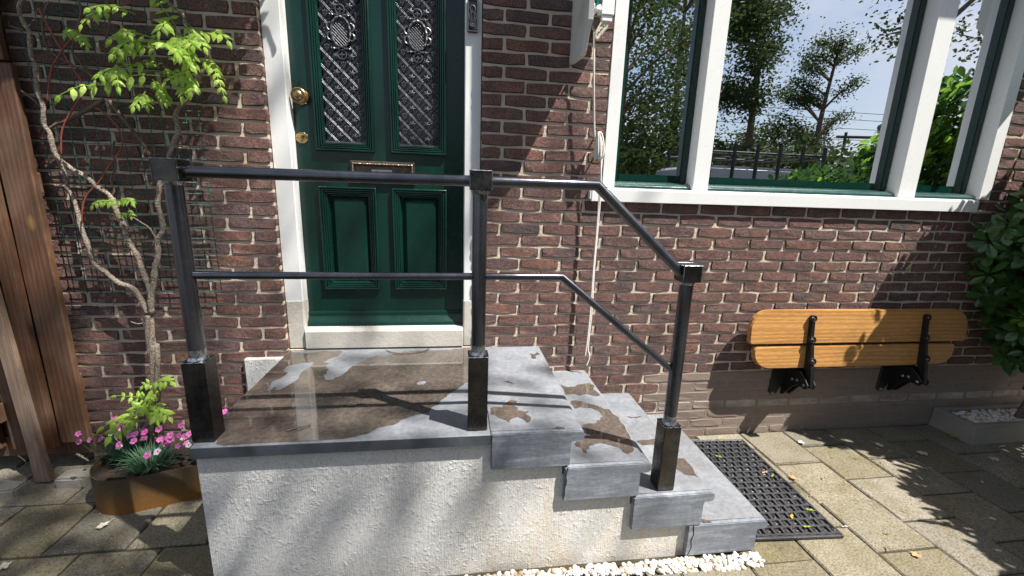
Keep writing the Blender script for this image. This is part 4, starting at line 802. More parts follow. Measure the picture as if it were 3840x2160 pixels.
# folded cloth with white hem
cv = MB(); vs = []; fs = []; NN = 9
for j, z in enumerate((3.28, 2.7, 2.42, 2.36, 2.315)):
    for i in range(NN):
        u = i/(NN-1); vs.append((-.158+.042*u, -.085-.018*math.sin(u*9+j*.4), z-(.028*u*(j == 4))-.012*(j == 4)*math.sin(u*6)))
for j in range(4):
    for i in range(NN-1): fs.append((j*NN+i, j*NN+i+1, (j+1)*NN+i+1, (j+1)*NN+i))
cv.add(vs, fs); o = cv.build('cloth', M['teal'], aw, smooth='all')
md = o.modifiers.new('t', 'SOLIDIFY'); md.thickness = .0025
q_ = MB(); q_.tube([(-.158+.042*i/(NN-1), -.088-.018*math.sin(i/(NN-1)*9+1.6), 2.302-.03*(i/(NN-1))-.012*math.sin(i/(NN-1)*6)) for i in range(NN)], .010, 7); q_.build('cloth_hem', M['white'], aw, smooth=True)
MB().box(-.197,-.168,-.010,-.0005,2.108,2.128).build('clip', M['white'], aw, bevel=.002)

# ================================================================ rope
rp_ = thing('awning_rope', 'white rope coiled on a cleat at the window edge, two strands hanging down', 'rope')
def rope_strand(pts, r=.0042): MB().tube(smooth_path(pts, 5), r, 7).build('strand', M['rope'], rp_, smooth='all')
rope_strand([(-.137,-.070,2.25),(-.125,-.066,2.10),(-.112,-.062,1.94),(-.095,-.060,1.76),(-.086,-.060,1.72)], .0048)
for n in range(9):
    a = n*.35; w_ = .014+.006*math.sin(n*2.1); h_ = .060+.006*math.cos(n*1.7); cx_ = -.070+.004*math.sin(n*3); y_ = -.052-.004*n
    pts = [(cx_+w_*math.sin(2*PI*i/14)*(1.2 if i < 8 else .9)+.006*math.cos(2*PI*i/14+a), y_+.003*math.sin(i), 1.690+h_*math.cos(2*PI*i/14+.2*math.sin(a))) for i in range(15)]
    MB().tube(pts, .0045, 6).build('coil', M['rope'], rp_, smooth='all')
MB().tube([(-.070,-.001,1.745),(-.070,-.05,1.745),(-.070,-.055,1.765)], .005, 6).build('cleat', M['black'], rp_)
MB().tube([(-.070,-.001,1.640),(-.070,-.05,1.640),(-.070,-.055,1.620)], .005, 6).build('cleat', M['black'], rp_)
rope_strand([(-.052,-.066,1.70),(-.044,-.064,1.655),(-.047,-.062,1.56),(-.045,-.060,1.42),(-.046,-.060,1.22),(-.048,-.060,1.05),(-.047,-.060,.83),(-.052,-.060,.66),(-.058,-.060,.56)])
rope_strand([(-.056,-.066,1.69),(-.050,-.064,1.60),(-.040,-.062,1.45),(-.040,-.058,1.22),(-.042,-.058,1.05),(-.038,-.058,.83),(-.044,-.058,.62),(-.033,-.058,.57),(-.034,-.058,.54),(-.046,-.058,.505)])

# ================================================================ rubber mat
mat = thing('rubber_mat', 'black slotted rubber doormat on the pavers beside the lowest step', 'doormat', (.735, -.465, .004))
mat.rotation_euler = (0, 0, -.055)
q_ = MB(); W_, H_ = .42, .75
for a in ((-W_/2,-W_/2+.012,-H_/2,H_/2),(W_/2-.012,W_/2,-H_/2,H_/2),(-W_/2+.0121,W_/2-.0121,-H_/2,-H_/2+.012),(-W_/2+.0121,W_/2-.0121,H_/2-.012,H_/2)): q_.box(a[0],a[1],a[2],a[3],0,.013)
stuff(q_.build('border', M['rubber'], mat, bevel=.002, seg=1))
q_ = MB(); nu = MB(); cw, ch = .044, .043
for j in range(17):
    for i in range(10):
        x = -W_/2+.024+cw*i-(.022 if j % 2 else 0); y = -H_/2+.03+ch*j
        if x < -W_/2+.004 or x > W_/2-.035: continue
        # a long slanted bar and a cross link form the woven slots
        q_.prism([(x,y-.016),(x+.011,y-.016),(x+.014,y+.030),(x+.003,y+.030)], 'z', .001, .0122)
        q_.prism([(x+.0112,y-.012),(x+.045,y-.018),(x+.045,y-.006),(x+.0112,y+.001)], 'z', .001, .0112)
        nu.blob((x+.028, y+.011, .006), (.012,.006,.005), i*31+j, .1, 8, 4)
stuff(q_.build('woven_bars', M['rubber'], mat)); stuff(nu.build('grip_nubs', M['rubber'], mat, smooth=True))
MB().box(-W_/2+.012, W_/2-.012, -H_/2+.012, H_/2-.012, -.0005, .0012).build('underside_web', M['rubber'], mat)

# ================================================================ pebbles
def pebbles(name, spots, parent=None, seed=1):
    rr = random.Random(seed); a, b = MB(), MB()
    for i, (x, y, z) in enumerate(spots):
        r_ = rr.uniform(.0062, .0120); (b if rr.random() < .17 else a).blob((x, y, z+r_*.5), (r_*rr.uniform(.9,1.35), r_*rr.uniform(.8,1.1), r_*rr.uniform(.6,.8)), seed*1000+i, .22, 8, 5)
    return a, b
rr = random.Random(3); sp = []
for i in range(680):
    x = -.80+1.275*rr.random()**.8; wdt = .018+.050*max(0, min(1, (x+.8)/1.15)); y = -.862-.018-rr.random()*wdt
    sp.append((x, y, rr.uniform(-.014, .004)))
a, b = pebbles('p', sp, seed=1)
pb = tag(stuff(a.build('white_pebbles', M['pebble'], None, smooth='all')), 'strip of white pebbles along the foot of the rendered stoop', 'pebbles'); stuff(b.build('tan_pebbles', M['pebble_t'], pb, smooth='all'))
# concrete trough on the right with pebbles
tr = thing('concrete_trough', 'low grey concrete planter filled with white pebbles beneath the shrub', 'planter')
q_ = MB(); tx0, tx1, ty0, ty1, th = 2.42, 3.3, -.245, .0, .125
def trough_shell(m_, x0, x1, y0, y1, h, t, zin):
    o_ = [(x0-.012,y0-.012,-.02),(x1+.012,y0-.012,-.02),(x1+.012,y1,-.02),(x0-.012,y1,-.02)]; p_ = [(x0,y0,h),(x1,y0,h),(x1,y1,h),(x0,y1,h)]
    i_ = [(x0+t,y0+t,h),(x1-t,y0+t,h),(x1-t,y1-t,h),(x0+t,y1-t,h)]; k_ = [(x0+t,y0+t,zin),(x1-t,y0+t,zin),(x1-t,y1-t,zin),(x0+t,y1-t,zin)]
    fs = []
    for n in range(4):
        m2 = (n+1) % 4; fs += [(n, m2, 4+m2, 4+n), (4+n, 4+m2, 8+m2, 8+n), (8+n, 8+m2, 12+m2, 12+n)]
    fs.append((12,13,14,15)); m_.add(o_+p_+i_+k_, fs); return m_
trough_shell(q_, tx0, tx1, ty0, -.004, th, .035, th-.03).build('trough', M['concrete'], tr, bevel=.004, seg=1)
sp = [(rr.uniform(tx0+.05, 3.1), rr.uniform(ty0+.05, -.05), th-.03+rr.uniform(0,.014)) for i in range(620)]
a, b = pebbles('q', sp, seed=5); stuff(a.build('white_pebbles', M['pebble'], tr, smooth='all')); stuff(b.build('tan_pebbles', M['pebble_t'], tr, smooth='all'))

# ================================================================ corten planter with carnations
pl = thing('steel_planter', 'rusty steel planter of soil at the foot of the wisteria', 'planter')
def tear(r1, r2, c1=(-2.262,-.238), c2=(-1.905,-.165), n=18):
    c1, c2 = Vector(c1), Vector(c2); d = (c2-c1); base = math.atan2(d.y, d.x); al = math.acos((r1-r2)/d.length); P = []
    for i in range(n+1):
        t = base+al+(2*PI-2*al)*i/n; P.append((c1.x+r1*math.cos(t), c1.y+r1*math.sin(t)))
    for i in range(n+1):
        t = base-al+2*al*i/n; P.append((c2.x+r2*math.cos(t), c2.y+r2*math.sin(t)))
    return P
Po, Pi = tear(.172,.135), tear(.1695,.1325); n = len(Po); ph = .172
q_ = MB(); q_.add([(x,y,-.01) for x,y in Po]+[(x,y,ph) for x,y in Po]+[(x,y,ph) for x,y in Pi]+[(x,y,.08) for x,y in Pi], [(i,(i+1)%n,n+(i+1)%n,n+i) for i in range(n)]+[(n+i,n+(i+1)%n,2*n+(i+1)%n,2*n+i) for i in range(n)]+[(2*n+i,2*n+(i+1)%n,3*n+(i+1)%n,3*n+i) for i in range(n)])
q_.build('shell', M['corten'], pl, smooth=True)
q_ = MB(); cen = Vector((-2.1,-.21)); vs = [(cen.x,cen.y,.138)]
for k in range(1, 7):
    for (x, y) in Pi:
        p = cen.lerp(Vector((x, y)), k/6); vs.append((p.x, p.y, .135+.016*noise.noise(Vector((p.x*25, p.y*25, 1)))+.008*noise.noise(Vector((p.x*80, p.y*80, 4)))))
fs = [(0, 1+i, 1+(i+1)%n) for i in range(n)]
for k in range(5): fs += [(1+k*n+i, 1+(k+1)*n+i, 1+(k+1)*n+(i+1)%n, 1+k*n+(i+1)%n) for i in range(n)]
q_.add(vs, fs); q_.build('soil', M['soil'], pl)
for n_, (x, y) in enumerate(((-2.175,-.335),(-2.14,-.20))):
    pass
# flower head mesh: frilled ring of petals with dark eye
def flower_mesh(mat, seed):
    rr = random.Random(seed); vs = [(0,0,.002)]; N = 20
    for k in range(N):
        a = 2*PI*k/N; pz = .5+.5*math.cos(5*a); r_ = .009
        vs.append((r_*.45*math.cos(a), r_*.45*math.sin(a), .002))
    for k in range(N):
        a = 2*PI*k/N; lob = (.72+.28*abs(math.cos(2.5*a)))*.0155*(1+.10*(k % 2)); vs.append((lob*math.cos(a), lob*math.sin(a), .0035+rr.uniform(-.002,.003)))
    fs = [(0,1+k,1+(k+1)%N) for k in range(N)]+[(1+k,1+N+k,1+N+(k+1)%N,1+(k+1)%N) for k in range(N)]
    m_ = MB(); m_.add(vs, fs); me = m_.mesh('flower', [mat, M['petal_d']])
    for i, p in enumerate(me.polygons): p.material_index = 1 if i < N else 0
    return me
FM = [flower_mesh(M['petal'], 1), flower_mesh(M['petal'], 2), flower_mesh(M['petal_w'], 3)]
def carnation(cx, cy, rad, hgt, heads, label, seed, nb=420):
    t = thing('carnation_plant', label, 'flower plant', (cx, cy, .14), 'carnations in the rusty planter'); rr = random.Random(seed)
    m_ = MB()
    for i in range(nb):
        a = rr.uniform(0, 2*PI); r0 = rad*.35*math.sqrt(rr.random()); x0, y0 = r0*math.cos(a), r0*math.sin(a)
        a2 = a+rr.uniform(-.7,.7); ln = rr.uniform(.4,1.0); tip = Vector((x0+rad*ln*math.cos(a2)*rr.uniform(.3,1.1), y0+rad*ln*math.sin(a2)*rr.uniform(.3,1.1), hgt*rr.uniform(.25,.95)))
        b0 = Vector((x0, y0, -.005)); mid = b0.lerp(tip, .55)+Vector((0,0,.02)); s_ = Vector((-math.sin(a2), math.cos(a2), 0))*rr.uniform(.0013,.0024)
        m_.add([b0-s_*.7, b0+s_*.7, mid+s_, tip, mid-s_], [(0,1,2,4),(4,2,3)])
    stuff(m_.build('foliage', M['carn'], t))
    st = MB()
    for (dx, dy, dz, kind) in heads:
        st.tube([(dx*.35, dy*.35, 0), (dx*.8, dy*.8, dz*.6), (dx, dy, dz-.002)], .0012, 4)
        st.lathe([(.0018,dz-.012),(.0032,dz-.004),(.0035,dz)], 6, (dx, dy, 0))
        link('flower', FM[kind], t, (dx, dy, dz), (rr.uniform(.45,1.25), rr.uniform(-.4,.4), 0), (rr.uniform(.78,1.1),)*3)
    stuff(st.build('stems', M['carn'], t))
def heads(n, rad, z0, z1, seed, bias=(0,0)):
    rr = random.Random(seed); out = []
    for i in range(n):
        a = rr.uniform(0, 2*PI); r_ = rad*math.sqrt(rr.uniform(.15, 1)); out.append((r_*math.cos(a)+bias[0], r_*math.sin(a)*.8+bias[1], rr.uniform(z0, z1), 2 if rr.random() < .08 else rr.randrange(2)))
    return out
carnation(-2.185, -.290, .125, .125, heads(18, .14, .09, .175, 4, (.02,-.01)), 'pink carnation in full bloom at the front of the rusty planter', 4)
carnation(-2.345, -.185, .125, .15, heads(19, .15, .10, .215, 5, (-.02,-.02)), 'pink carnation at the rounded left end of the rusty planter', 5)
carnation(-1.955, -.205, .10, .15, heads(17, .12, .12, .215, 6, (-.01,-.02)), 'pink carnation beside the stoop corner in the rusty planter', 6, 300)

# ================================================================ wisteria
wi = thing('wisteria', 'young wisteria with braided pale stem climbing wire mesh on the wall', 'climbing plant', (-2.25, -.13, .13))
wi.location = (0, 0, 0)
cen = smooth_path(BR['centre'], 8); N = len(cen)
for s_ in range(3):
    pts = []; rad = []
    for i, p in enumerate(cen):
        t = i/(N-1); a = s_*2.094+t*9.5; r_ = .014*(1-.25*t); pts.append((p[0]+r_*math.cos(a), p[1]+r_*math.sin(a)*.8, p[2])); rad.append(.0125-.003*t)
    MB().tube(pts, rad, 8).build('stem', M['bark'], wi, smooth='all')
def limb(name, pts, r0, r1, mat, wob=.004, seed=0):
    P = smooth_path(pts, 5); n = len(P); out = []; rad = []
    for i, p in enumerate(P):
        out.append(p+Vector((wob*noise.noise(p*14+Vector((seed,0,0))), wob*noise.noise(p*14+Vector((0,seed,9))), 0))); rad.append((r0+(r1-r0)*i/(n-1))*(1+.38*noise.noise(p*45)))
    MB().tube(out, rad, 7).build(name, mat, wi, smooth='all')
limb('stem', BR['base2'], .011, .010, M['bark']); limb('branch', BR['A'], .0125, .006, M['bark'], seed=1); limb('branch', BR['B'], .0125, .007, M['bark'], seed=2); limb('branch', BR['C'], .0125, .0055, M['bark'], seed=3)
for n, p in enumerate(THIN['red']): limb('young_shoot', p, .0040, .0028, M['bark_red'], .002, n)
for n, p in enumerate(THIN['brown']): limb('branch', p, .0050, .0036, M['bark_dk'], .003, n)
for n, p in enumerate(THIN['grey']): limb('branch', p, .0085 if n < 3 else .004, .006 if n < 3 else .0025, M['bark_dk' if n < 3 else 'bark'], .003, n)
def leaf_spray(path, n, size, seed, parent=wi):
    rr = random.Random(seed); P = smooth_path(path, 6); m_ = MB(); m_.tube(P[::2]+[P[-1]], [.0014]*len(P[::2])+[.0008], 4); L_ = len(P)-1
    NV = Vector((.25,-.72,.64)).normalized()
    def leaflet(o, d, ln, roll):
        d = d.normalized(); nr = (NV+Vector((rr.uniform(-.45,.45), rr.uniform(-.4,.4), rr.uniform(-.4,.4)))).normalized(); s_ = d.cross(nr).normalized(); nr = s_.cross(d).normalized(); w_ = ln*rr.uniform(.20,.25); cv_ = ln*.08
        def q(a, b, c): return o+d*(ln*a)+s_*(w_*b)+nr*c
        m_.add([q(.02,0,0), q(.28,-.95,-cv_*.3), q(.55,-.9,-cv_*.8), q(.8,-.45,-cv_*1.5), q(1.0,0,-cv_*2.6), q(.8,.45,-cv_*1.5), q(.55,.9,-cv_*.8), q(.28,.95,-cv_*.3), q(.3,0,cv_*.6), q(.65,0,cv_*.1)],
               [(0,8,1),(1,8,9,2),(2,9,3),(3,9,4),(0,7,8),(7,6,9,8),(6,5,9),(5,4,9)])
    pairs = max(2, (n-1)//2)
    for k in range(pairs):
        t = .22+.74*k/pairs; i = min(L_-1, int(t*L_)); o = P[i].lerp(P[i+1], t*L_-i); T = (P[i+1]-P[i]).normalized(); S = T.cross(NV).normalized(); ln = size*(.72+.38*math.sin(PI*min(1,(t*.9+.12))))
        for sg in (1, -1): leaflet(o, S*sg*.85+T*.5+Vector((0,-.08,-.52))+Vector((rr.uniform(-.2,.2),)*3), ln*rr.uniform(.85,1.1), 0)
    leaflet(P[-1], (P[-1]-P[-3])+Vector((0,0,-.01)), size*.9, 0)
    return m_.build('leaf', M['wist'], parent)
for n, (p, k, s_) in enumerate(LV): leaf_spray(p, k, s_, n)
rr = random.Random(11)
for n in range(5):                                           # fills the bright clump
    o = Vector((-2.03+rr.uniform(-.14,.10), -.13+rr.uniform(-.03,.02), 1.98+rr.uniform(-.11,.14))); a = rr.uniform(0, 2*PI); d = Vector((math.cos(a)*.11, -.06, math.sin(a)*.06-.01)); leaf_spray([o, o+d*.5+Vector((0,-.01,.015)), o+d+Vector((0,-.02,-.015))], 9, rr.uniform(.032,.046), 200+n)
# shoots above the picture that dapple the wall and the jamb
for n in range(190):
    x = rr.uniform(-2.60,-1.50); y = -rr.uniform(.10,.30); z = rr.uniform(2.42,2.86)
    if x > -1.6 and z < 2.75: z += .35
    o = Vector((x, y, z)); a = rr.uniform(0, 2*PI); d = Vector((math.cos(a)*.17, math.sin(a)*.08, -.05)); leaf_spray([o, o+d*.5+Vector((0,0,.02)), o+d], 11, rr.uniform(.045,.062), 300+n)
for n in range(9):
    x = -2.5+n*.15; limb('branch', [(x,-.07,2.35),(x+rr.uniform(-.1,.2),-.12,2.6),(x+rr.uniform(0,.3),-.22,2.85),(x+rr.uniform(0,.4),-.3,3.1)], .006, .003, M['bark_dk'], .003, 40+n)
q_ = MB()
for i in range(26): q_.blob((-1.872+rr.uniform(-.02,.02), -.105+rr.uniform(-.01,.01), 2.045+rr.uniform(-.028,.02)), (.005,.004,.006), i, .2, 6, 4)
stuff(q_.build('blossom', M['petal_w'], wi, smooth=True))

# ================================================================ wire mesh
ms = thing('wire_mesh', 'green plastic-coated wire mesh fixed to the wall behind the wisteria', 'mesh')
nx = 13; nz = 28
for i in range(nx):
    x = -2.563+.0535*i; MB().tube([(x,-.030,.920),(x+.006*math.sin(i),-.031,1.5),(x+.010*math.sin(i*2),-.030,2.36)], .0020, 5).build('upright_wire', M['wire'], ms, smooth='all')
for j in range(nz):
    z = .930+.0517*j; MB().tube([(-2.568,-.0335,z),(-2.2,-.0335,z+.003*math.sin(j)),(-1.915,-.0335,z+.002)], .0018, 5).build('cross_wire', M['wire'], ms, smooth='all')

# ================================================================ wooden fence on the left
fe = thing('wooden_gate', 'brown stained board gate filling the gap left of the house', 'gate')
def board(x0, x1, y0, y1, z0, z1, mat='fence', lean=0, seed=0):
    m_ = MB(); rr = random.Random(seed); vs = []; K = 9
    for k in range(K):
        z = z0+(z1-z0)*k/(K-1); j1, j2 = rr.uniform(-.002,.002), rr.uniform(-.0025,.0025); l_ = lean*k/(K-1)
        vs += [(x0+j1+l_,y0,z),(x1+j2+l_,y0,z),(x1+j2+l_,y1,z),(x0+j1+l_,y1,z)]
    fs = [(3,2,1,0)]+[(k*4+i,k*4+(i+1)%4,(k+1)*4+(i+1)%4,(k+1)*4+i) for k in range(K-1) for i in range(4)]+[tuple((K-1)*4+i for i in range(4))]
    m_.add(vs, fs); return m_.build('board', M[mat], fe, bevel=.004, seg=1)
board(-2.722,-2.597,-.075,-.045,.165,1.905, seed=1); board(-2.735,-2.610,-.082,-.052,1.912,2.6, seed=2)
board(-2.792,-2.733,-.100,-.062,.150,2.6, seed=3); board(-2.925,-2.865,-.085,-.055,.145,2.6, seed=4); board(-3.16,-2.985,-.075,-.045,.145,2.6, seed=5); board(-3.42,-3.20,-.075,-.045,.145,2.6, seed=8); board(-3.68,-3.46,-.075,-.045,.145,2.6, seed=9)
board(-2.862,-2.800,-.030,-.006,.12,2.6, seed=6); board(-3.05,-2.93,-.030,-.006,.12,2.6, seed=7)
for x0, x1, z0, z1 in ((-3.7,-2.60,.085,.190),(-3.7,-2.60,.42,.52),(-3.7,-2.60,1.38,1.47),(-3.7,-2.60,2.15,2.25)):
    MB().box(x0, x1, -.043, -.031, z0, z1).build('cross_rail', M['fence'], fe, bevel=.004, seg=1)
struct(MB().box(-5.5,-2.56,.30,.34,-.05,3.2).build('gap_backdrop', M['void']))  # added black sheet that keeps the gaps between the boards dark
MB().box(-2.972,-2.912,-.115,-.086,.305,.40).build('latch_block', M['fence'], fe, bevel=.004)
q_ = MB(); q_.lathe([(.009,0),(.009,.012),(.006,.016)], 10, (-2.935,-.115,.36), 'y'); q_.build('latch_bolt', M['weld'], fe, smooth=True)
st = thing('leaning_post', 'weathered square post leaning against the board gate', 'post')
m_ = MB(); a0 = Vector((-2.765,-.140,.005)); a1 = Vector((-2.875,-.118,2.6)); vs = []
for k, t in enumerate((0,.02,.06,.3,.6,1)):
    p = a0.lerp(a1, t); w_ = .038 if k > 2 else (.050,.046,.040)[k]
    vs += [(p.x-w_*.75,p.y-.016,p.z),(p.x+w_*.75,p.y-.016,p.z),(p.x+w_*.75,p.y+.014,p.z),(p.x-w_*.75,p.y+.014,p.z)]
m_.add(vs, [(3,2,1,0)]+[(k*4+i,k*4+(i+1)%4,(k+1)*4+(i+1)%4,(k+1)*4+i) for k in range(5) for i in range(4)]+[tuple(20+i for i in range(4))]); m_.build('timber', M['fence_grey'], st, bevel=.004)
for n, (cx_, cy_, rx, ry, lb) in enumerate(((-2.98,-.21,.17,.055,'flat pale kerb stone left of the leaning post'),(-2.60,-.155,.085,.045,'broken pale stone between the leaning post and the rusty planter'))):
    rs = random.Random(60+n); m_ = MB().prism([(cx_+sx*rx*rs.uniform(.8,1.1), cy_+sy*ry*rs.uniform(.75,1.15)) for sx, sy in ((-1,-1),(-.3,-1.1),(.4,-1),(1,-.7),(1,.5),(.5,1),(-.5,1),(-1,.7))], 'z', -.01, .040+.008*n); tag(m_.build('loose_stone', M['concrete'], None, bevel=.008), lb, 'stone', 'stones below the gate')

# ================================================================ shrub on the right
sh = thing('garden_shrub', 'dense evergreen shrub with glossy oval leaves at the right edge', 'shrub', (2.9, -.35, 0))
sh.location = (0, 0, 0)
for n, pts in enumerate(([(2.86,-.15,.05),(2.93,-.17,.45),(2.80,-.2,.9),(2.62,-.2,1.3)],[(2.90,-.14,.05),(3.05,-.3,.6),(2.95,-.5,1.2),(2.7,-.5,1.8)],[(2.95,-.3,.0),(3.0,-.9,.8),(2.8,-1.2,1.6)],[(2.9,-1.3,0),(2.8,-1.5,.9),(2.7,-1.6,1.7)],[(2.88,-.15,.3),(3.0,-.12,.8),(2.85,-.12,1.4)])):
    MB().tube(smooth_path(pts, 5), [.022-.016*i/(5*(len(pts)-1)) for i in range(5*(len(pts)-1)+1)], 8).build('stem', M['bark_dk'], sh, smooth='all')
def oval_leaf(o, d, nr, ln, m_):
    d = d.normalized(); s_ = d.cross(nr).normalized(); nr = s_.cross(d).normalized(); w_ = ln*.27; cv_ = ln*.09
    def q(a, b, c): return o+d*(ln*a)+s_*(w_*b)+nr*c
    m_.add([q(0,0,0), q(.25,-.55,-cv_*.1), q(.55,-1,-cv_*.4), q(.82,-.75,-cv_*1.0), q(1,0,-cv_*1.6), q(.82,.75,-cv_*1.0), q(.55,1,-cv_*.4), q(.25,.55,-cv_*.1), q(.3,0,-cv_*.5), q(.65,0,-cv_*.9)],
           [(0,8,1),(1,8,9,2),(2,9,3),(3,9,4),(0,7,8),(7,6,9,8),(6,5,9),(5,4,9)])
def inside(p):
    a = ((p.x-2.93)/.70)**2+((p.y+.16)/.20)**2+((p.z-1.08)/.62)**2 < 1
    b = ((p.x-2.86)/.64)**2+((p.y+.48)/.40)**2+((p.z-1.52)/.84)**2 < 1
    c = ((p.x-2.88)/.84)**2+((p.y+1.5)/.85)**2+((p.z-1.02)/.76)**2 < 1
    return a or b or c
rr = random.Random(21); whorl = []
while len(whorl) < 4000:
    p = Vector((rr.uniform(2.15,3.6), rr.uniform(-2.3,-.02), rr.uniform(.45,2.45)))
    if inside(p) and p.y < -.04: whorl.append(p)
fol = {'shrub': MB(), 'shrub_y': MB()}; cand = []
for p in whorl:
    ax = Vector((rr.uniform(-.9,.1), rr.uniform(-.9,-.05), rr.uniform(-.1,.8))).normalized(); k = rr.randrange(5, 8); ph0 = rr.uniform(0, 6); e1 = ax.orthogonal().normalized(); e2 = ax.cross(e1)
    young = p.z > 1.45 and p.y > -.6 and rr.random() < .5 or rr.random() < .05
    for i in range(k):
        a = ph0+2*PI*i/k; d = (e1*math.cos(a)+e2*math.sin(a))*.9+ax*.38+Vector((0,0,-.15)); m_ = MB(); oval_leaf(p+d*.012, d, (ax+Vector((0,0,.6))).normalized(), rr.uniform(.062,.098), m_)
        c = sum((Vector(v) for v in m_.v), Vector())/len(m_.v); q = px(c); sc = 0
        if q and -10 < q[0] < 1034 and -10 < q[1] < 586: sc = 1/(q[2]**2)
        cand.append((sc, m_, 'shrub_y' if young else 'shrub'))
cand.sort(key=lambda t: -t[0])
for n, (sc, m_, mt) in enumerate(cand):
    if sc > 0 and n < 300: m_.build('leaf', M[mt], sh)
    else: fol[mt].add(m_.v, m_.f)
for mt, m_ in fol.items(): stuff(m_.build('foliage', M[mt], sh))

# ================================================================ leaf litter
def lobed(s_, seed, lobes=True):
    rr = random.Random(seed); m_ = MB(); N = 22; vs = [(0,0,.004)]
    for k in range(N):
        a = 2*PI*k/N; r_ = s_*(.55+.35*abs(math.cos(2.5*a))*rr.uniform(.8,1.15) if lobes else .32+.55*abs(math.cos(a))**1.3); vs.append((r_*math.cos(a), r_*math.sin(a)*(.8 if lobes else .62), .003+rr.uniform(0,.007)))
    m_.add(vs, [(0,1+k,1+(k+1)%N) for k in range(N)]); m_.tube([(s_*.4,0,.004),(s_*1.2,s_*.1,.006),(s_*1.6,s_*.25,.004)], .0008, 4); return m_
NAMEC = {'w': ('pale dry', 'lw'), 't': ('tan', 'lt'), 'g': ('yellow-green', 'lg'), 'y': ('golden yellow', 'ly'), 'o': ('orange-brown', 'lt'), 'p': ('pale green', 'lg')}
LBL = ['yellow-green leaf at the far end of the rubber mat', 'yellow-green leaf near the mat edge by the steps', 'tan curled leaf in the middle of the rubber mat', 'small green curl right of the tan leaf on the mat', 'golden yellow leaf near the front of the rubber mat', 'pale green leaf by the right rim of the mat', 'green leaf at the front right corner of the mat', 'white lobed leaf on the pavers right of the mat, in sunlight', 'pale leaf in shade below the bench', 'large pale lobed leaf in the shade right of centre', 'pale leaf in shade nearest the right picture edge', 'small pale leaf lying in the shade mid pavement', 'orange-brown scrap at the edge of the shrub shadow', 'tan lobed leaf on the sunny paver at lower right', 'tan scrap left of the lobed leaf at lower right', 'tiny green curl on the paver in front of the mat', 'white leaf just off the front corner of the mat', 'tan leaf in the joint beside the mat', 'pale scrap on the sunny paver right of the mat', 'orange scrap in the joint near the mat front', 'large yellowish leaf at the trough foot', 'pale green curl in the shade', 'pale leaf in front of the concrete trough', 'small pale scrap at the shadow edge', 'tan scrap on the shaded paver', 'orange-brown scrap on the joint of two sunny pavers', 'pale lobed leaf on the pavers in front of the rusty planter', 'pale leaf at the lower left picture corner']
for n, (x, y, c, s_, on) in enumerate(LIT):
    m_ = lobed(s_*.62, n, c in 'wpt' and s_ > .03); me = m_.mesh('fallen_leaf', M[NAMEC[c][1]]); o = link('fallen_leaf', me, None, (x, y, .0175 if on else .003), (R.uniform(-.1,.1), R.uniform(-.1,.1), R.uniform(0, 6.28)))
    tag(o, LBL[n], 'leaf', 'fallen leaves on the paving')
for n, (pts, lb) in enumerate((([(-1.145,-.035,.609),(-1.10,-.075,.611),(-1.03,-.085,.609),(-.955,-.06,.610),(-.92,-.02,.612)], 'curved dry stalk lying below the threshold'), ([(-1.37,-.80,.610),(-1.335,-.785,.612),(-1.30,-.765,.610)], 'short twig at the front of the landing puddle'), ([(-1.22,-.62,.609),(-1.19,-.635,.611),(-1.165,-.62,.609),(-1.14,-.62,.610)], 'small forked twig in the middle of the puddle'))):
    tag(MB().tube(smooth_path(pts, 4), .0022, 5).build('twig', M['bark_dk'], None), lb, 'twig', 'twigs on the landing')
# ================================================================ across the street (seen in the window reflections)
def tree(name, label, x, y, h, r, seed, n=3600, leaf=.13, mat='tree', squash=1.25, clear=.35, group=None, lean=(0,0), sparse=.55, girth=.022):
    t = thing(name, label, 'tree', (x, y, 0), group); rr = random.Random(seed)
    tk = MB(); top = Vector((lean[0], lean[1], h*.9)); trunk = smooth_path([(0,0,0),(.1*rr.uniform(-1,1),.1,h*.3),(lean[0]*.5,lean[1]*.5,h*.6),top], 5)
    tk.tube(trunk, [girth*h*(1-.9*i/(len(trunk)-1))+.012 for i in range(len(trunk))], 8); ends = []
    for k in range(22):
        u = rr.uniform(clear, .95); i = min(len(trunk)-2, int(u*(len(trunk)-1))); o = trunk[i]; a = rr.uniform(0, 2*PI); ln = r*rr.uniform(.6,1.1)*(1.15-abs(u-.6))
        e = o+Vector((math.cos(a)*ln, math.sin(a)*ln, ln*rr.uniform(.25,.9))); m = o.lerp(e, .5)+Vector((0,0,.1*ln)); P = smooth_path([o, m, e], 4); tk.tube(P, [.05*h*.12*(1-.85*q/(len(P)-1))+.006 for q in range(len(P))], 6); ends += [e, m, m.lerp(e, .5)]
    tk.build('trunk', M['bark_dk'], t, smooth='all')
    cr = MB(); per = n//len(ends)
    for e in ends:
        rc = r*rr.uniform(.22,.42)
        for k in range(per):
            d = Vector((rr.gauss(0,1), rr.gauss(0,1), rr.gauss(0,1)*.8)); d = d*(rc*sparse); p = e+d; s_ = leaf*rr.uniform(.6,1.2); u = Vector((rr.gauss(0,1), rr.gauss(0,1), rr.gauss(0,.6))).normalized(); v = u.orthogonal().normalized()*.55
            cr.add([p-u*s_*.5, p+v*s_*.5, p+u*s_*.5, p-v*s_*.5], [(0,1,2,3)])
    stuff(cr.build('crown', M[mat], t))
    return t
tree('street_tree', 'leafy street tree behind the viewer whose crown shades the stoop front', 3.72, -5.60, 14.0, 1.8, 1, 10000, .16, clear=.80, group='trees across the street', sparse=1.35, lean=(-.75,.2), girth=.010)
tree('street_tree', 'slender light tree right of the van, mirrored in the middle window', 17.0, -18.0, 9.8, 1.7, 2, 10000, .13, clear=.42, group='trees across the street', lean=(.6,0), sparse=.45)
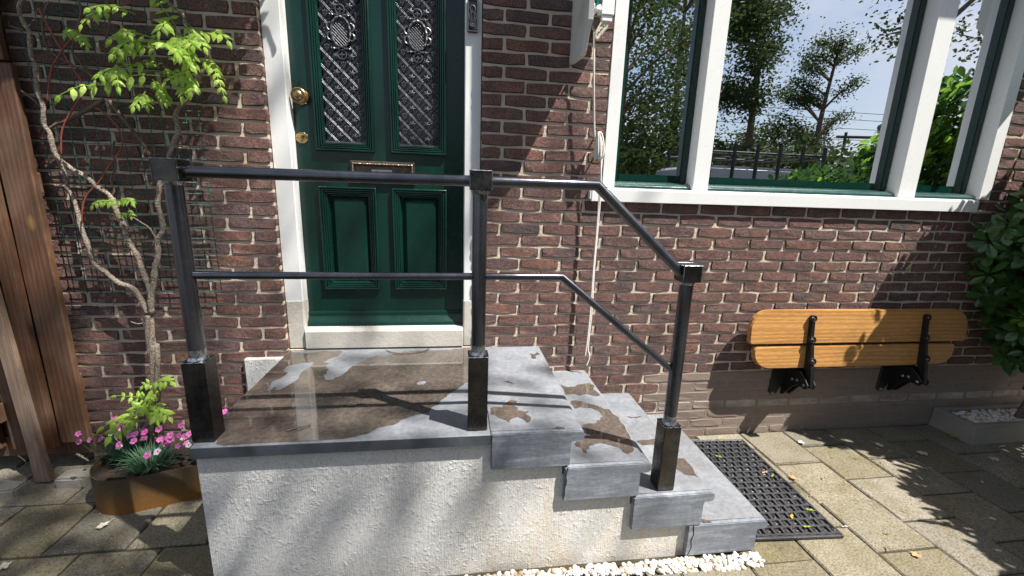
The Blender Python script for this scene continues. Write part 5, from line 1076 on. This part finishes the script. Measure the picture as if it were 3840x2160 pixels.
tree('street_tree', 'dark dense tree above the van, mirrored in the middle window', 13.2, -17.5, 11.5, 2.0, 3, 24000, .17, clear=.22, group='trees across the street', sparse=.8)
tree('street_tree', 'broad tree mirrored in the left window light', 4.1, -10.5, 9.0, 1.9, 4, 13000, .13, clear=.22, group='trees across the street', sparse=.8)
tree('street_tree', 'tall tree mirrored at the right of the left window light', 8.0, -15.0, 10.5, 1.6, 5, 8000, .14, clear=.25, group='trees across the street')
tree('street_tree', 'maple reaching into the upper right of the middle window', 8.6, -5.9, 8.6, 1.5, 6, 7000, .11, clear=.62, group='trees across the street')
tree('street_tree', 'tree mirrored in the right window light', 18.9, -11.5, 9.5, 1.9, 8, 3600, .2, clear=.4, group='trees across the street')
tree('street_tree', 'far tree left of the van, mirrored low in the left light', 1.2, -20.0, 9.5, 3.2, 9, 4000, .3, clear=.15, group='trees across the street')
def hedge(label, x0, x1, y0, y1, h, seed, n, leaf, mat):
    t = thing('hedge', label, 'hedge', ((x0+x1)/2, (y0+y1)/2, 0), 'hedges across the street'); rr = random.Random(seed); m_ = MB()
    for i in range(n):
        x = rr.uniform(x0, x1); y = rr.uniform(y0, y1); z = h*(rr.random()**.6)*(1+.22*noise.noise(Vector((x*.7, y*.7, seed)))); s_ = leaf*rr.uniform(.6,1.3)
        p = Vector((x-(x0+x1)/2, y-(y0+y1)/2, z)); u = Vector((rr.gauss(0,1), rr.gauss(0,1), rr.gauss(0,.7))).normalized(); v = u.orthogonal().normalized()*.6
        m_.add([p-u*s_*.5, p+v*s_*.5, p+u*s_*.5, p-v*s_*.5], [(0,1,2,3)])
    stuff(m_.build('foliage', M[mat], t)); MB().box(-(x1-x0)/2+.2, (x1-x0)/2-.2, -(y1-y0)/2+.2, (y1-y0)/2-.2, 0, h*.72).build('inner_growth', M['bark_dk'], t)
hedge('bright low hedge beyond the van, mirrored at the sill', 8.6, 16, -8.5, -7.2, 1.50, 1, 4600, .16, 'tree_y')
hedge('dark tall hedge behind the parked van', 2.5, 22, -15.5, -13.5, 3.6, 2, 9000, .28, 'tree')
hedge('dark hedge mirrored low in the left window light', -2.0, 5.5, -9.5, -8.0, 2.6, 3, 5200, .18, 'tree')

# parked van with roof rack
van = thing('parked_van', 'light grey panel van with a black roof rack parked across the street', 'van', (5.85, -6.75, 0))
P = [(-1.95,.35),(2.35,.35),(2.45,.62),(2.40,.95),(1.75,1.12),(1.30,1.80),(1.05,2.00),(.6,2.08),(-1.80,2.10),(-1.92,1.95),(-1.97,.9)]
MB().prism(P, 'y', -.92, .92).build('body', M['vanpaint'], van, bevel=.07, seg=3, smooth=True)
MB().prism([(1.80,1.15),(1.36,1.76),(1.33,1.74),(1.77,1.13)], 'y', -.76, .76).build('windscreen', M['dark'], van)
for s_ in (1, -1):
    y_ = .925*s_; MB().prism([(.45,1.15),(1.55,1.15),(1.18,1.72),(.45,1.78)], 'y', min(y_, y_-.01*s_), max(y_, y_-.01*s_)).build('side_window', M['dark'], van)
    for x_ in (-1.15, 1.60):
        o = MB().lathe([(.0,-.11),(.22,-.11),(.33,-.10),(.34,0),(.33,.10),(.22,.11),(.0,.11)], 22, (x_, .80*s_, .34), 'y').build('wheel', M['tyre'], van, smooth=True); MB().lathe([(.2,-.005),(.2,.012),(.05,.02)], 16, (x_, .80*s_-.11*s_*-1 if s_ < 0 else .80*s_-.115, .34), 'y').build('rim', M['weld'], o)
    MB().tube([(-1.7,.80*s_,2.36),(1.05,.80*s_,2.36)], .025, 8).build('rack_rail', M['black'], van)
for i in range(6):
    x_ = -1.6+.50*i
    q_ = MB(); q_.tube([(x_,-.80,2.08),(x_,-.80,2.52)], .03, 6); q_.tube([(x_,.92,1.75),(x_,.92,2.52)], .038, 6); q_.tube([(x_,-.80,2.30),(x_,.80,2.30)], .02, 6); stuff(q_.build('rack_hoop', M['black'], van))
# railway overhead line far behind
gt = thing('railway_gantry', 'thin railway overhead line portal far across the street', 'gantry', (38, -40, 0))
q_ = MB(); q_.tube([(2.0,0,0),(2.0,0,8.6)], .14, 8); q_.tube([(30,0,0),(30,0,8.9)], .14, 8); stuff(q_.build('mast', M['black'], gt))
q_ = MB(); q_.tube([(1.0,0,8.1),(31,0,8.9)], .16, 6); q_.build('beam', M['black'], gt)
for n, z_ in enumerate((7.2, 8.0, 9.2, 10.2, 11.0)):
    MB().tube([(-60,-.5-n*.4,z_),(60,-.5-n*.4,z_)], .03, 5).build('overhead_wire', M['black'], gt)
bpy.context.view_layer.update()
